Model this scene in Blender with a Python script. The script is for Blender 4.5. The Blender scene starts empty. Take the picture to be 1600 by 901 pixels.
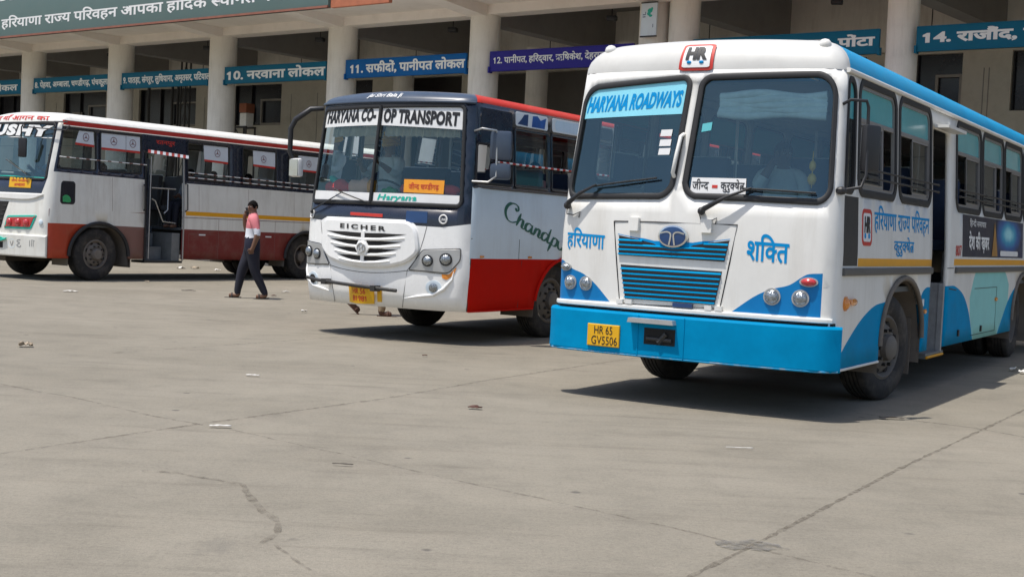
import bpy, bmesh, math, random
import numpy as np
from mathutils import Vector, Matrix
from mathutils.geometry import delaunay_2d_cdt

PI = math.pi
R = math.radians
scene = bpy.context.scene
COL = scene.collection

# ------------------------------------------------------------------ camera
CAM_H, FOC, PITCH, ROLL = 1.444, 2090.7, 0.0446, 0.0466
cam_data = bpy.data.cameras.new("camera")
cam = bpy.data.objects.new("camera", cam_data)
COL.objects.link(cam)
fwd = Vector((0, math.cos(PITCH), -math.sin(PITCH)))
up0 = Vector((0, math.sin(PITCH), math.cos(PITCH)))
rt0 = Vector((1, 0, 0))
rt = rt0 * math.cos(ROLL) + up0 * math.sin(ROLL)
up = up0 * math.cos(ROLL) - rt0 * math.sin(ROLL)
cam.matrix_world = Matrix(((rt.x, up.x, -fwd.x, 0), (rt.y, up.y, -fwd.y, 0), (rt.z, up.z, -fwd.z, CAM_H), (0, 0, 0, 1)))
cam_data.sensor_width = 36
cam_data.lens = FOC / 1600 * 36
cam_data.clip_start, cam_data.clip_end = 0.1, 3000
scene.camera = cam

# ------------------------------------------------------------------ sky, sun, exposure
SUN = Vector((-0.29, -0.178, 1.0)).normalized()
SUN_EL = math.asin(SUN.z)
SUN_AZ = math.atan2(SUN.x, SUN.y)
world = bpy.data.worlds.new("World")
scene.world = world
world.use_nodes = True
wn = world.node_tree.nodes
wl = world.node_tree.links
bgn = wn["Background"]
sky = wn.new("ShaderNodeTexSky")
sky.sky_type = 'NISHITA'
sky.sun_disc = False
sky.sun_elevation = SUN_EL
sky.sun_rotation = SUN_AZ % (2 * PI)
sky.dust_density = 2.5
sky.air_density = 1.0
sky.altitude = 200
wl.new(sky.outputs[0], bgn.inputs[0])
bgn.inputs[1].default_value = 0.145
sun_d = bpy.data.lights.new("sun", 'SUN')
sun_d.energy = 4.0
sun_d.angle = R(0.53)
sun_d.color = (1.0, 0.955, 0.89)
sun_o = bpy.data.objects.new("sun", sun_d)
COL.objects.link(sun_o)
sun_o.rotation_euler = SUN.to_track_quat('Z', 'Y').to_euler()
sun_o.location = SUN * 60
vs = scene.view_settings
vs.view_transform = 'Standard'
vs.look = 'None'
vs.gamma = 1
vs.exposure = 0.12
vs.use_curve_mapping = False
scene.cycles.max_bounces = 8
scene.cycles.transparent_max_bounces = 16
scene.cycles.caustics_reflective = False
scene.cycles.caustics_refractive = False

# ------------------------------------------------------------------ materials
def nmat(name):
    m = bpy.data.materials.new(name)
    m.use_nodes = True
    return m, m.node_tree.nodes, m.node_tree.links, m.node_tree.nodes["Principled BSDF"]

def col4(c):
    return (c[0], c[1], c[2], 1.0)

def paint(name, c, rough=0.4, var=0.12, scale=6.0, metal=0.0, coat=0.0, bump=0.0, dirt=None, dirt_amt=0.0, bscale=None, spec=0.5, streak=False, dscale=2.2):
    """painted surface with slight tone variation and optional grime patches"""
    m, n, l, b = nmat(name)
    tc = n.new("ShaderNodeTexCoord")
    src = tc.outputs["Object"]
    nz = n.new("ShaderNodeTexNoise")
    nz.inputs["Scale"].default_value = scale
    nz.inputs["Detail"].default_value = 6
    nz.inputs["Roughness"].default_value = 0.65
    l.new(src, nz.inputs["Vector"])
    rp = n.new("ShaderNodeValToRGB")
    rp.color_ramp.elements[0].position = 0.3
    rp.color_ramp.elements[1].position = 0.72
    rp.color_ramp.elements[0].color = col4([x * (1 - var) for x in c])
    rp.color_ramp.elements[1].color = col4([min(0.95, x * (1 + var * 0.6)) for x in c])
    l.new(nz.outputs["Fac"], rp.inputs["Fac"])
    out = rp.outputs["Color"]
    if dirt is not None:
        n2 = n.new("ShaderNodeTexNoise")
        n2.inputs["Scale"].default_value = dscale
        n2.inputs["Detail"].default_value = 9
        n2.inputs["Roughness"].default_value = 0.7
        if streak:
            mp = n.new("ShaderNodeMapping")
            mp.inputs["Scale"].default_value = (3.0, 3.0, 0.35)
            l.new(src, mp.inputs["Vector"])
            l.new(mp.outputs[0], n2.inputs["Vector"])
        else:
            l.new(src, n2.inputs["Vector"])
        r2 = n.new("ShaderNodeValToRGB")
        r2.color_ramp.elements[0].position = 0.48
        r2.color_ramp.elements[1].position = 0.78
        r2.color_ramp.elements[0].color = (0, 0, 0, 1)
        r2.color_ramp.elements[1].color = (dirt_amt,) * 3 + (1,)
        l.new(n2.outputs["Fac"], r2.inputs["Fac"])
        mx = n.new("ShaderNodeMixRGB")
        l.new(r2.outputs["Color"], mx.inputs["Fac"])
        l.new(out, mx.inputs["Color1"])
        mx.inputs["Color2"].default_value = col4(dirt)
        out = mx.outputs["Color"]
    l.new(out, b.inputs["Base Color"])
    rr = n.new("ShaderNodeMapRange")
    rr.inputs["To Min"].default_value = max(0.03, rough - 0.08)
    rr.inputs["To Max"].default_value = min(1, rough + 0.12)
    l.new(nz.outputs["Fac"], rr.inputs["Value"])
    l.new(rr.outputs[0], b.inputs["Roughness"])
    b.inputs["Metallic"].default_value = metal
    b.inputs["Coat Weight"].default_value = coat
    b.inputs["Coat Roughness"].default_value = 0.15
    b.inputs["Specular IOR Level"].default_value = spec
    if bump > 0:
        nb = n.new("ShaderNodeTexNoise")
        nb.inputs["Scale"].default_value = bscale or scale * 4
        nb.inputs["Detail"].default_value = 5
        l.new(src, nb.inputs["Vector"])
        bp = n.new("ShaderNodeBump")
        bp.inputs["Strength"].default_value = bump
        bp.inputs["Distance"].default_value = 0.01
        l.new(nb.outputs["Fac"], bp.inputs["Height"])
        l.new(bp.outputs[0], b.inputs["Normal"])
    return m

def glass(name, tint, ior=1.5, rough=0.01, extra=0.0, dirt=0.0, refl=(0.95, 0.97, 1)):
    m = bpy.data.materials.new(name)
    m.use_nodes = True
    n, l = m.node_tree.nodes, m.node_tree.links
    n.remove(n["Principled BSDF"])
    o = n["Material Output"]
    t = n.new("ShaderNodeBsdfTransparent")
    t.inputs[0].default_value = col4(tint)
    g = n.new("ShaderNodeBsdfGlossy")
    g.inputs["Roughness"].default_value = rough
    g.inputs[0].default_value = col4(refl)
    f = n.new("ShaderNodeFresnel")
    f.inputs[0].default_value = ior
    a = n.new("ShaderNodeMath")
    a.operation = 'ADD'
    a.inputs[1].default_value = extra
    a.use_clamp = True
    l.new(f.outputs[0], a.inputs[0])
    mx = n.new("ShaderNodeMixShader")
    l.new(a.outputs[0], mx.inputs[0])
    l.new(t.outputs[0], mx.inputs[1])
    l.new(g.outputs[0], mx.inputs[2])
    last = mx.outputs[0]
    if dirt > 0:
        tc = n.new("ShaderNodeTexCoord")
        nz = n.new("ShaderNodeTexNoise")
        nz.inputs["Scale"].default_value = 3.0
        nz.inputs["Detail"].default_value = 8
        l.new(tc.outputs["Object"], nz.inputs["Vector"])
        mr = n.new("ShaderNodeMapRange")
        mr.inputs["From Min"].default_value = 0.35
        mr.inputs["From Max"].default_value = 0.8
        mr.inputs["To Min"].default_value = dirt * 0.35
        mr.inputs["To Max"].default_value = dirt * 1.6
        l.new(nz.outputs["Fac"], mr.inputs["Value"])
        d = n.new("ShaderNodeBsdfDiffuse")
        d.inputs[0].default_value = (0.55, 0.57, 0.55, 1)
        m2 = n.new("ShaderNodeMixShader")
        l.new(mr.outputs[0], m2.inputs[0])
        l.new(last, m2.inputs[1])
        l.new(d.outputs[0], m2.inputs[2])
        last = m2.outputs[0]
    l.new(last, o.inputs["Surface"])
    return m

# ------------------------------------------------------------------ object helpers
def tag(o, label=None, cat=None, group=None, kind=None):
    if label: o["label"] = label
    if cat: o["category"] = cat
    if group: o["group"] = group
    if kind: o["kind"] = kind
    return o

def empty(name, loc=(0, 0, 0), rz=0.0, parent=None):
    o = bpy.data.objects.new(name, None)
    o.empty_display_size = 0.3
    COL.objects.link(o)
    o.location = loc
    o.rotation_euler = (0, 0, rz)
    if parent: o.parent = parent
    return o

def mesh_obj(name, verts, faces, mats, parent=None, mi=None, smooth=None, loc=None, rz=None):
    me = bpy.data.meshes.new(name)
    me.from_pydata([tuple(v) for v in verts], [], [tuple(f) for f in faces])
    if not isinstance(mats, (list, tuple)): mats = [mats]
    for m in mats: me.materials.append(m)
    if mi:
        me.polygons.foreach_set("material_index", mi)
    me.validate()
    if smooth is not None:
        for p in me.polygons: p.use_smooth = True
        me.set_sharp_from_angle(angle=R(smooth))
    me.update()
    o = bpy.data.objects.new(name, me)
    COL.objects.link(o)
    if parent: o.parent = parent
    if loc is not None: o.location = loc
    if rz is not None: o.rotation_euler = (0, 0, rz)
    return o

class MB:
    """collects shapes; build() links them as one mesh object"""
    def __init__(self):
        self.v, self.f, self.m = [], [], []
        self.cur = 0
    def add(self, vs_, fs_, m=None):
        k = len(self.v)
        self.v += [Vector(p) for p in vs_]
        self.f += [tuple(i + k for i in f) for f in fs_]
        self.m += [self.cur if m is None else m] * len(fs_)
        return self
    def box(self, c, s, rot=None, m=None):
        c = Vector(c)
        pts = []
        for z in (-.5, .5):
            for x, y in ((-.5, -.5), (.5, -.5), (.5, .5), (-.5, .5)):
                p = Vector((x * s[0], y * s[1], z * s[2]))
                if rot is not None: p = rot @ p
                pts.append(c + p)
        return self.add(pts, [(3, 2, 1, 0), (4, 5, 6, 7), (0, 1, 5, 4), (1, 2, 6, 5), (2, 3, 7, 6), (3, 0, 4, 7)], m)
    def rbox(self, c, s, b=0.02, rot=None, m=None):
        """box with chamfered edges"""
        bm = bmesh.new()
        bmesh.ops.create_cube(bm, size=1)
        for v in bm.verts: v.co = Vector((v.co.x * s[0], v.co.y * s[1], v.co.z * s[2]))
        bmesh.ops.bevel(bm, geom=list(bm.edges), offset=b, segments=2, affect='EDGES', profile=0.6)
        bm.verts.index_update()
        c = Vector(c)
        vs_ = [c + (rot @ v.co if rot is not None else v.co) for v in bm.verts]
        fs_ = [[v.index for v in f.verts] for f in bm.faces]
        bm.free()
        return self.add(vs_, fs_, m)
    def tube(self, path, r, n=8, closed=False, m=None, caps=True):
        P = [Vector(p) for p in path]
        N = len(P)
        rs = r if isinstance(r, (list, tuple)) else [r] * N
        T = []
        for i in range(N):
            a = P[(i - 1) % N] if (closed or i > 0) else P[i]
            b = P[(i + 1) % N] if (closed or i < N - 1) else P[i]
            t = (b - a)
            T.append(t.normalized() if t.length > 1e-9 else Vector((0, 0, 1)))
        ref = Vector((0, 0, 1)) if abs(T[0].z) < 0.9 else Vector((1, 0, 0))
        x = (ref - T[0] * ref.dot(T[0])).normalized()
        vs_ = []
        for i in range(N):
            x = (x - T[i] * x.dot(T[i]))
            x = x.normalized() if x.length > 1e-6 else T[i].orthogonal().normalized()
            y = T[i].cross(x)
            for k in range(n):
                a = 2 * PI * k / n
                vs_.append(P[i] + (x * math.cos(a) + y * math.sin(a)) * rs[i])
        fs_ = []
        for i in range(N if closed else N - 1):
            j = (i + 1) % N
            for k in range(n):
                k2 = (k + 1) % n
                fs_.append((i * n + k, i * n + k2, j * n + k2, j * n + k))
        if not closed and caps:
            fs_.append(tuple(range(n - 1, -1, -1)))
            fs_.append(tuple((N - 1) * n + k for k in range(n)))
        return self.add(vs_, fs_, m)
    def lathe(self, prof, c=(0, 0, 0), axis='X', n=32, m=None, mats=None):
        """prof: list of (axial, radius)"""
        c = Vector(c)
        vs_, fs_, ms_ = [], [], []
        for a_, r_ in prof:
            for k in range(n):
                t = 2 * PI * k / n
                p = (a_, r_ * math.cos(t), r_ * math.sin(t))
                if axis == 'Z': p = (r_ * math.cos(t), r_ * math.sin(t), a_)
                if axis == 'Y': p = (r_ * math.sin(t), a_, r_ * math.cos(t))
                vs_.append(c + Vector(p))
        for i in range(len(prof) - 1):
            for k in range(n):
                k2 = (k + 1) % n
                fs_.append((i * n + k, i * n + k2, (i + 1) * n + k2, (i + 1) * n + k))
        return self.add(vs_, fs_, m)
    def ball(self, c, r, n=12, m=None):
        c = Vector(c)
        rr = r if isinstance(r, (tuple, list)) else (r, r, r)
        vs_, fs_ = [], []
        h = n // 2
        for i in range(h + 1):
            th = PI * i / h
            for k in range(n):
                t = 2 * PI * k / n
                vs_.append(c + Vector((rr[0] * math.sin(th) * math.cos(t), rr[1] * math.sin(th) * math.sin(t), rr[2] * math.cos(th))))
        for i in range(h):
            for k in range(n):
                k2 = (k + 1) % n
                fs_.append((i * n + k, (i + 1) * n + k, (i + 1) * n + k2, i * n + k2))
        return self.add(vs_, fs_, m)
    def prism(self, poly, f0, f1, m=None):
        """extrude a 2D polygon between two mappings (x,y)->3D; f1 is the front face"""
        n = len(poly)
        tris = fill(poly)
        a = [f0(x, y) for x, y in poly]
        b = [f1(x, y) for x, y in poly]
        fs_ = [tuple(t[::-1]) for t in tris] + [tuple(i + n for i in t) for t in tris]
        for i in range(n):
            j = (i + 1) % n
            fs_.append((i, j, j + n, i + n))
        return self.add(a + b, fs_, m)
    def build(self, name, mats, parent=None, smooth=None, loc=None, rz=None):
        return mesh_obj(name, self.v, self.f, mats, parent, self.m, smooth, loc, rz)

# ------------------------------------------------------------------ 2D polygon helpers
def area2(p):
    return sum(p[i][0] * p[(i + 1) % len(p)][1] - p[(i + 1) % len(p)][0] * p[i][1] for i in range(len(p))) / 2

def ccw(p):
    return list(p) if area2(p) > 0 else list(p)[::-1]

def inside(p, x, y):
    c = False
    n = len(p)
    j = n - 1
    for i in range(n):
        xi, yi = p[i]
        xj, yj = p[j]
        if (yi > y) != (yj > y) and x < (xj - xi) * (y - yi) / (yj - yi) + xi: c = not c
        j = i
    return c

def bbox(p):
    xs = [q[0] for q in p]
    ys = [q[1] for q in p]
    return min(xs), min(ys), max(xs), max(ys)

def cdt(loops, pts=(), outline=None, holes=()):
    vs_, es_ = [], []
    for lp in loops:
        k = len(vs_)
        vs_ += [Vector(p) for p in lp]
        es_ += [(k + i, k + (i + 1) % len(lp)) for i in range(len(lp))]
    vs_ += [Vector(p) for p in pts]
    r = delaunay_2d_cdt(vs_, es_, [], 0, 1e-5)
    V, F = r[0], r[2]
    hb = [(h, bbox(h)) for h in holes]
    keep = []
    for f in F:
        cx = sum(V[i].x for i in f) / len(f)
        cy = sum(V[i].y for i in f) / len(f)
        if outline and not inside(outline, cx, cy): continue
        if any(b[0] < cx < b[2] and b[1] < cy < b[3] and inside(h, cx, cy) for h, b in hb): continue
        a, b_, c_ = [V[i] for i in f[:3]]
        if (b_ - a).x * (c_ - a).y - (b_ - a).y * (c_ - a).x < 0: f = f[::-1]
        keep.append((tuple(f), cx, cy))
    return [(v.x, v.y) for v in V], keep

def fill(poly):
    """triangles (indices into poly) of a simple polygon; falls back to an n-gon"""
    from mathutils.geometry import tessellate_polygon
    t = tessellate_polygon([[Vector((p[0], p[1], 0)) for p in poly]])
    out = []
    for a, b, c in t:
        ar = (poly[b][0] - poly[a][0]) * (poly[c][1] - poly[a][1]) - (poly[b][1] - poly[a][1]) * (poly[c][0] - poly[a][0])
        out.append((a, b, c) if ar > 0 else (a, c, b))
    return out

def subdiv(loop, step):
    out = []
    n = len(loop)
    for i in range(n):
        a, b = loop[i], loop[(i + 1) % n]
        d = math.hypot(b[0] - a[0], b[1] - a[1])
        k = max(1, int(math.ceil(d / step)))
        for j in range(k):
            t = j / k
            out.append((a[0] + (b[0] - a[0]) * t, a[1] + (b[1] - a[1]) * t))
    return out

def rpoly(pts, r, n=5):
    """polygon with rounded corners; r a number or one per corner"""
    out = []
    N = len(pts)
    for i in range(N):
        p0, p1, p2 = Vector(pts[i - 1]), Vector(pts[i]), Vector(pts[(i + 1) % N])
        ri = r[i] if isinstance(r, (list, tuple)) else r
        d0, d1 = (p0 - p1), (p2 - p1)
        q = min(ri, d0.length * .48, d1.length * .48)
        if q < 1e-4:
            out.append(tuple(p1))
            continue
        a, b = p1 + d0.normalized() * q, p1 + d1.normalized() * q
        for k in range(n + 1):
            t = k / n
            # blend between circle and quadratic
            p = a * (1 - t) ** 2 + p1 * (1.24 * t * (1 - t)) + (a + b) * (.38 * t * (1 - t)) + b * t ** 2
            out.append(tuple(p))
    return out

def rrect(x0, y0, x1, y1, r, n=5):
    return rpoly([(x0, y0), (x1, y0), (x1, y1), (x0, y1)], r, n)

def offset(loop, d):
    """offset a CCW polygon outwards by d (inwards when negative)"""
    n = len(loop)
    out = []
    for i in range(n):
        p0, p1, p2 = Vector(loop[i - 1]), Vector(loop[i]), Vector(loop[(i + 1) % n])
        e0, e1 = (p1 - p0), (p2 - p1)
        if e0.length < 1e-9: e0 = e1
        if e1.length < 1e-9: e1 = e0
        n0 = Vector((e0.y, -e0.x)).normalized()
        n1 = Vector((e1.y, -e1.x)).normalized()
        m = n0 + n1
        if m.length < 1e-6: m = n0
        m.normalize()
        k = 1 / max(0.45, m.dot(n0))
        q = p1 + m * d * k
        out.append((q.x, q.y))
    return out

def arc(cx, cy, rx, ry, a0, a1, n=16):
    return [(cx + rx * math.cos(R(a0 + (a1 - a0) * i / n)), cy + ry * math.sin(R(a0 + (a1 - a0) * i / n))) for i in range(n + 1)]

def spline(pts, n=6):
    """Catmull-Rom through pts"""
    P = [Vector(p) for p in pts]
    P = [P[0] * 2 - P[1]] + P + [P[-1] * 2 - P[-2]]
    out = []
    for i in range(1, len(P) - 2):
        for k in range(n):
            t = k / n
            a, b, c, d = P[i - 1], P[i], P[i + 1], P[i + 2]
            out.append(tuple(0.5 * ((2 * b) + (c - a) * t + (2 * a - 5 * b + 4 * c - d) * t * t + (3 * b - a - 3 * c + d) * t ** 3)))
    out.append(tuple(P[-2]))
    return out

# ------------------------------------------------------------------ lettering
_font = bpy.data.curves.new("lettering", 'FONT')
_font_o = bpy.data.objects.new("lettering", _font)
COL.objects.link(_font_o)
_gl = {}

def _raw(s, bold):
    _font.body = s
    _font.offset = bold
    _font.resolution_u = 3
    bpy.context.view_layer.update()
    e = _font_o.evaluated_get(bpy.context.evaluated_depsgraph_get())
    me = e.to_mesh()
    v = [(p.co.x, p.co.y) for p in me.vertices]
    f = [tuple(p.vertices) for p in me.polygons]
    e.to_mesh_clear()
    return v, f

def outlines(v, f):
    """boundary loops of a filled 2D mesh, anticlockwise round the filling"""
    key = {}
    rep = [key.setdefault((round(p[0], 4), round(p[1], 4)), i) for i, p in enumerate(v)]
    ed = {}
    for t in f:
        q = [rep[i] for i in t]
        ar = sum(v[q[i]][0] * v[q[(i + 1) % len(q)]][1] - v[q[(i + 1) % len(q)]][0] * v[q[i]][1] for i in range(len(q)))
        if ar < 0: q = q[::-1]
        for i in range(len(q)):
            e = (q[i], q[(i + 1) % len(q)])
            if e[0] != e[1]: ed[e] = 1
    nxt = {}
    for (p, q) in ed:
        if (q, p) not in ed: nxt.setdefault(p, []).append(q)
    loops = []
    while nxt:
        st = next(iter(nxt))
        lp, cur = [st], st
        while cur in nxt:
            q = nxt[cur].pop()
            if not nxt[cur]: del nxt[cur]
            if q == st: break
            lp.append(q); cur = q
        if len(lp) > 2: loops.append([v[i] for i in lp])
    return loops

def fill_loops(loops):
    """triangles inside a set of loops (non-zero winding), overlaps merged"""
    vs_, es_, E = [], [], []
    for lp in loops:
        k = len(vs_)
        vs_ += [Vector(p) for p in lp]
        es_ += [(k + i, k + (i + 1) % len(lp)) for i in range(len(lp))]
        E += [(lp[i - 1][0], lp[i - 1][1], lp[i][0], lp[i][1]) for i in range(len(lp))]
    r = delaunay_2d_cdt(vs_, es_, [], 0, 1e-5)
    V, F = r[0], r[2]
    E = np.array(E)
    P = np.array([(p.x, p.y) for p in V])
    T = np.array([list(t) for t in F])
    c = P[T].mean(1)
    w = np.zeros(len(c))
    for x0, y0, x1, y1 in E:
        if y0 == y1: continue
        m = ((y0 > c[:, 1]) != (y1 > c[:, 1]))
        m &= c[:, 0] < x0 + (x1 - x0) * (c[:, 1] - y0) / (y1 - y0)
        w[m] += 1 if y1 > y0 else -1
    return [(p.x, p.y) for p in V], [tuple(t) for t, k in zip(F, w) if k > 0]

def embolden(v, f, d):
    return fill_loops([offset(lp, d) for lp in outlines(v, f)])

def glyph(ch, bold):
    k = (ch, round(bold, 4))
    if k not in _gl:
        if ch == ' ':
            _gl[k] = ([], [], 0.26)
        else:
            v, f = _raw(ch, 0) if ch != '1' else poly2([(.05, .52), (.05, .45), (.17, .45), (.17, 0), (.27, 0), (.27, .64), (.20, .64)])
            b0 = max(p[0] for p in _raw('MMM', 0)[0])
            b1 = max(p[0] for p in _raw(ch + 'MMM', 0)[0])
            if bold: v, f = embolden(v, f, bold)
            _gl[k] = (v, f, b1 - b0)
    return _gl[k]

def clip_x(v, f, xm):
    ov, of = [], []
    for t in f:
        poly = [v[i] for i in t]
        res = []
        for i in range(len(poly)):
            a, b = poly[i], poly[(i + 1) % len(poly)]
            if a[0] <= xm: res.append(a)
            if (a[0] <= xm) != (b[0] <= xm):
                q = (xm - a[0]) / (b[0] - a[0])
                res.append((xm, a[1] + (b[1] - a[1]) * q))
        if len(res) > 2:
            of.append(tuple(range(len(ov), len(ov) + len(res))))
            ov += res
    return ov, of

MARKS = set('ािीुूेैोौंँृ़ॉ')
HALF_CUT = {'क': 0.20, 'फ': 0.2}

def lay(text, bold=0.0, track=0.0):
    """2D mesh of a line of writing (Latin as it is; Devanagari with its i-sign, half letters and r-signs put in order)"""
    pieces = []
    x = 0.0
    def put(v, f, dx, dy=0.0):
        if f: pieces.append(([(p[0] + dx, p[1] + dy) for p in v], f))
    i = 0
    chars = list(text)
    N = len(chars)
    vir = '\u094d'
    while i < N:
        ch = chars[i]
        if '\u0915' <= ch <= '\u0939':
            cl = [ch]
            j = i + 1
            nuk = set()
            if j < N and chars[j] == '\u093c':
                nuk.add(0); j += 1
            while j + 1 < N and chars[j] == vir and '\u0915' <= chars[j + 1] <= '\u0939':
                cl.append(chars[j + 1]); j += 2
            ms = []
            while j < N and chars[j] in MARKS:
                ms.append(chars[j]); j += 1
            reph = len(cl) > 1 and cl[0] == 'र'
            if reph: cl = cl[1:]
            if 'ि' in ms:
                v, f, a = glyph('ि', bold)
                put(v, f, x); x += a
            for q, c in enumerate(cl):
                if c == 'र' and q > 0:
                    t = 0.05 + bold
                    xx = x - 0.19
                    put([(xx, .30 + t), (xx - .30, .03 + t), (xx - .30, .03 - t), (xx, .30 - t)], [(0, 1, 2, 3)], 0)
                    continue
                v, f, a = glyph(c, bold)
                last = q == len(cl) - 1 or (cl[q + 1] == 'र')
                if last:
                    put(v, f, x); x += a
                elif c in 'दहटठडढ':
                    put(v, f, x); x += a
                    v2, f2, a2 = glyph(vir, bold)
                    put(v2, f2, x)
                else:
                    cut = a - HALF_CUT.get(c, 0.205) + bold
                    v2, f2 = clip_x(v, f, cut)
                    put(v2, f2, x); x += cut
                x += track
            if 0 in nuk:
                v, f, a = glyph('\u093c', bold); put(v, f, x)
            for mk in ms:
                if mk == 'ि': continue
                v, f, a = glyph(mk, bold)
                put(v, f, x); x += a
            if reph:
                t = 0.04 + bold
                pts = [(x - .16, .62), (x - .05, .70), (x - .07, .82), (x - .2, .84)]
                o_ = ribbon(spline(pts, 4), t * 2)
                put(o_[0], o_[1], 0)
            i = j
        else:
            v, f, a = glyph(ch, bold)
            put(v, f, x)
            if '\u0904' <= ch <= '\u0914' or ch in MARKS or ch == vir:
                x += a
            else:
                x += a + track
            i += 1
    return fill_loops([lp for v, f in pieces for lp in outlines(v, f)])

def ribbon(path, w):
    """flat stroke along a 2D path; w a number or one per point"""
    P = [Vector(p) for p in path]
    n = len(P)
    ws = w if isinstance(w, (list, tuple)) else [w] * n
    V = []
    for i in range(n):
        a, b = P[max(0, i - 1)], P[min(n - 1, i + 1)]
        t = (b - a)
        t = t.normalized() if t.length > 1e-9 else Vector((1, 0))
        nn = Vector((-t.y, t.x))
        V.append(tuple(P[i] - nn * ws[i] / 2))
        V.append(tuple(P[i] + nn * ws[i] / 2))
    F = [(2 * i, 2 * i + 2, 2 * i + 3, 2 * i + 1) for i in range(n - 1)]
    return V, F

def fit(g, x0, y0, x1, y1, shear=0.0, rot=0.0):
    V, F = g
    b = bbox(V)
    out = []
    for x, y in V:
        tx, ty = (x - b[0]) / (b[2] - b[0]), (y - b[1]) / (b[3] - b[1])
        X, Y = x0 + tx * (x1 - x0), y0 + ty * (y1 - y0)
        X += shear * (Y - y0)
        if rot: Y += rot * (X - x0)
        out.append((X, Y))
    return out, F

def join2(*gs):
    V, F = [], []
    for v, f in gs:
        k = len(V)
        V += list(v)
        F += [tuple(i + k for i in t) for t in f]
    return V, F

def poly2(p):
    return list(p), fill(p)

def split_long(V, F, step):
    """subdivide a 2D mesh at regular x so it can follow a curved panel"""
    bm = bmesh.new()
    bv = [bm.verts.new((x, y, 0)) for x, y in V]
    for f in F:
        try: bm.faces.new([bv[i] for i in f])
        except ValueError: pass
    b = bbox(V)
    x = math.ceil(b[0] / step) * step
    while x < b[2]:
        bmesh.ops.bisect_plane(bm, geom=bm.verts[:] + bm.edges[:] + bm.faces[:], plane_co=(x, 0, 0), plane_no=(1, 0, 0), dist=1e-5)
        x += step
    bm.verts.index_update()
    V2 = [(v.co.x, v.co.y) for v in bm.verts]
    F2 = [tuple(v.index for v in f.verts) for f in bm.faces]
    bm.free()
    return V2, F2
# ------------------------------------------------------------------ bus shells
def lerp_tab(tab, x):
    if x <= tab[0][0]: return tab[0][1]
    for (a, va), (b, vb) in zip(tab, tab[1:]):
        if x <= b: return va + (vb - va) * (x - a) / (b - a)
    return tab[-1][1]

class Skin:
    """wall of a bus as a sheet: s runs round the plan (s<0 along the front, s>0 down the door side), h is height"""
    def __init__(self, W, L, r, rake, bulge, tumble, reach=1.2):
        self.W, self.L, self.r = W, L, r
        self.rake, self.bulge, self.tumble, self.reach = rake, bulge, tumble, reach
    def base(self, s):
        W, L, r = self.W, self.L, self.r
        if s > L: s = s - 2 * (W + L)      # round the back
        # s in (-W-L-W, L]
        def corner(t, cx, cy, a0, a1):
            a = R(a0 + (a1 - a0) * t)
            return cx + r * math.cos(a), cy + r * math.sin(a)
        for c, cx, cy, a0, a1 in ((0.0, r, r, 270, 180), (-W, W - r, r, 360, 270), (-W - L, W - r, L - r, 450, 360), (L, r, L - r, 180, 90), (-2 * W - L, r, L - r, 180, 90)):
            if abs(s - c) < r:
                return corner((s - c + r) / (2 * r), cx, cy, a0, a1)
        if s >= 0: return 0.0, s
        if s > -W: return -s, 0.0
        if s > -W - L: return W, -s - W
        return W + (s + W + L), L
    def uv(self, s, h):
        u, v = self.base(s)
        W = self.W
        x = (u - W / 2) / (W / 2)
        t = lerp_tab(self.tumble, h)
        u = W / 2 + (u - W / 2) * (1 - 2 * t / W)
        if v < self.reach:
            g = (1 - v / self.reach) ** 2
            v += (lerp_tab(self.rake, h) - lerp_tab(self.bulge, h) * (1 - x * x)) * g
        return u, v
    def raw(self, s, h):
        u, v = self.uv(s, h)
        return Vector((self.W / 2 - u, v, h))
    def nrm(self, s, h):
        e = 0.004
        a = self.raw(s + e, h) - self.raw(s - e, h)
        b = self.raw(s, h + e) - self.raw(s, h - e)
        return a.cross(b).normalized()
    def __call__(self, s, h, off=0.0):
        p = self.raw(s, h)
        return p + self.nrm(s, h) * off if off else p

SKIN3 = Skin(2.53, 11.6, 0.13, [(.4, 0), (1.5, 0), (1.75, .02), (2.86, .2)], [(.4, .10), (1.6, .10), (2.86, .12)], [(.4, 0), (1.4, 0), (2.86, .075)])
SKIN2 = Skin(2.57, 11.2, 0.16, [(.4, .03), (.7, 0), (1.5, .02), (2.95, .16)], [(.4, .22), (1.5, .26), (2.95, .26)], [(.4, .04), (.8, 0), (1.4, 0), (2.95, .09)])
SKIN1 = Skin(2.5, 10.9, 0.16, [(.4, 0), (1.2, 0), (1.7, .05), (2.2, .12), (3.1, .32)], [(.4, .14), (1.5, .16), (3.1, .2)], [(.4, 0), (1.4, 0), (3.1, .09)])
CORNER = {3: (2.577, 10.7107, .5252), 2: (-.54, 16.0491, .5503), 1: (-9.0673, 26.01, .5889)}
def bus_root(name, k, skin):
    X, Y, a = CORNER[k]
    return empty(name, (X - math.cos(a) * skin.W / 2, Y + math.sin(a) * skin.W / 2, 0), -a)
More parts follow.
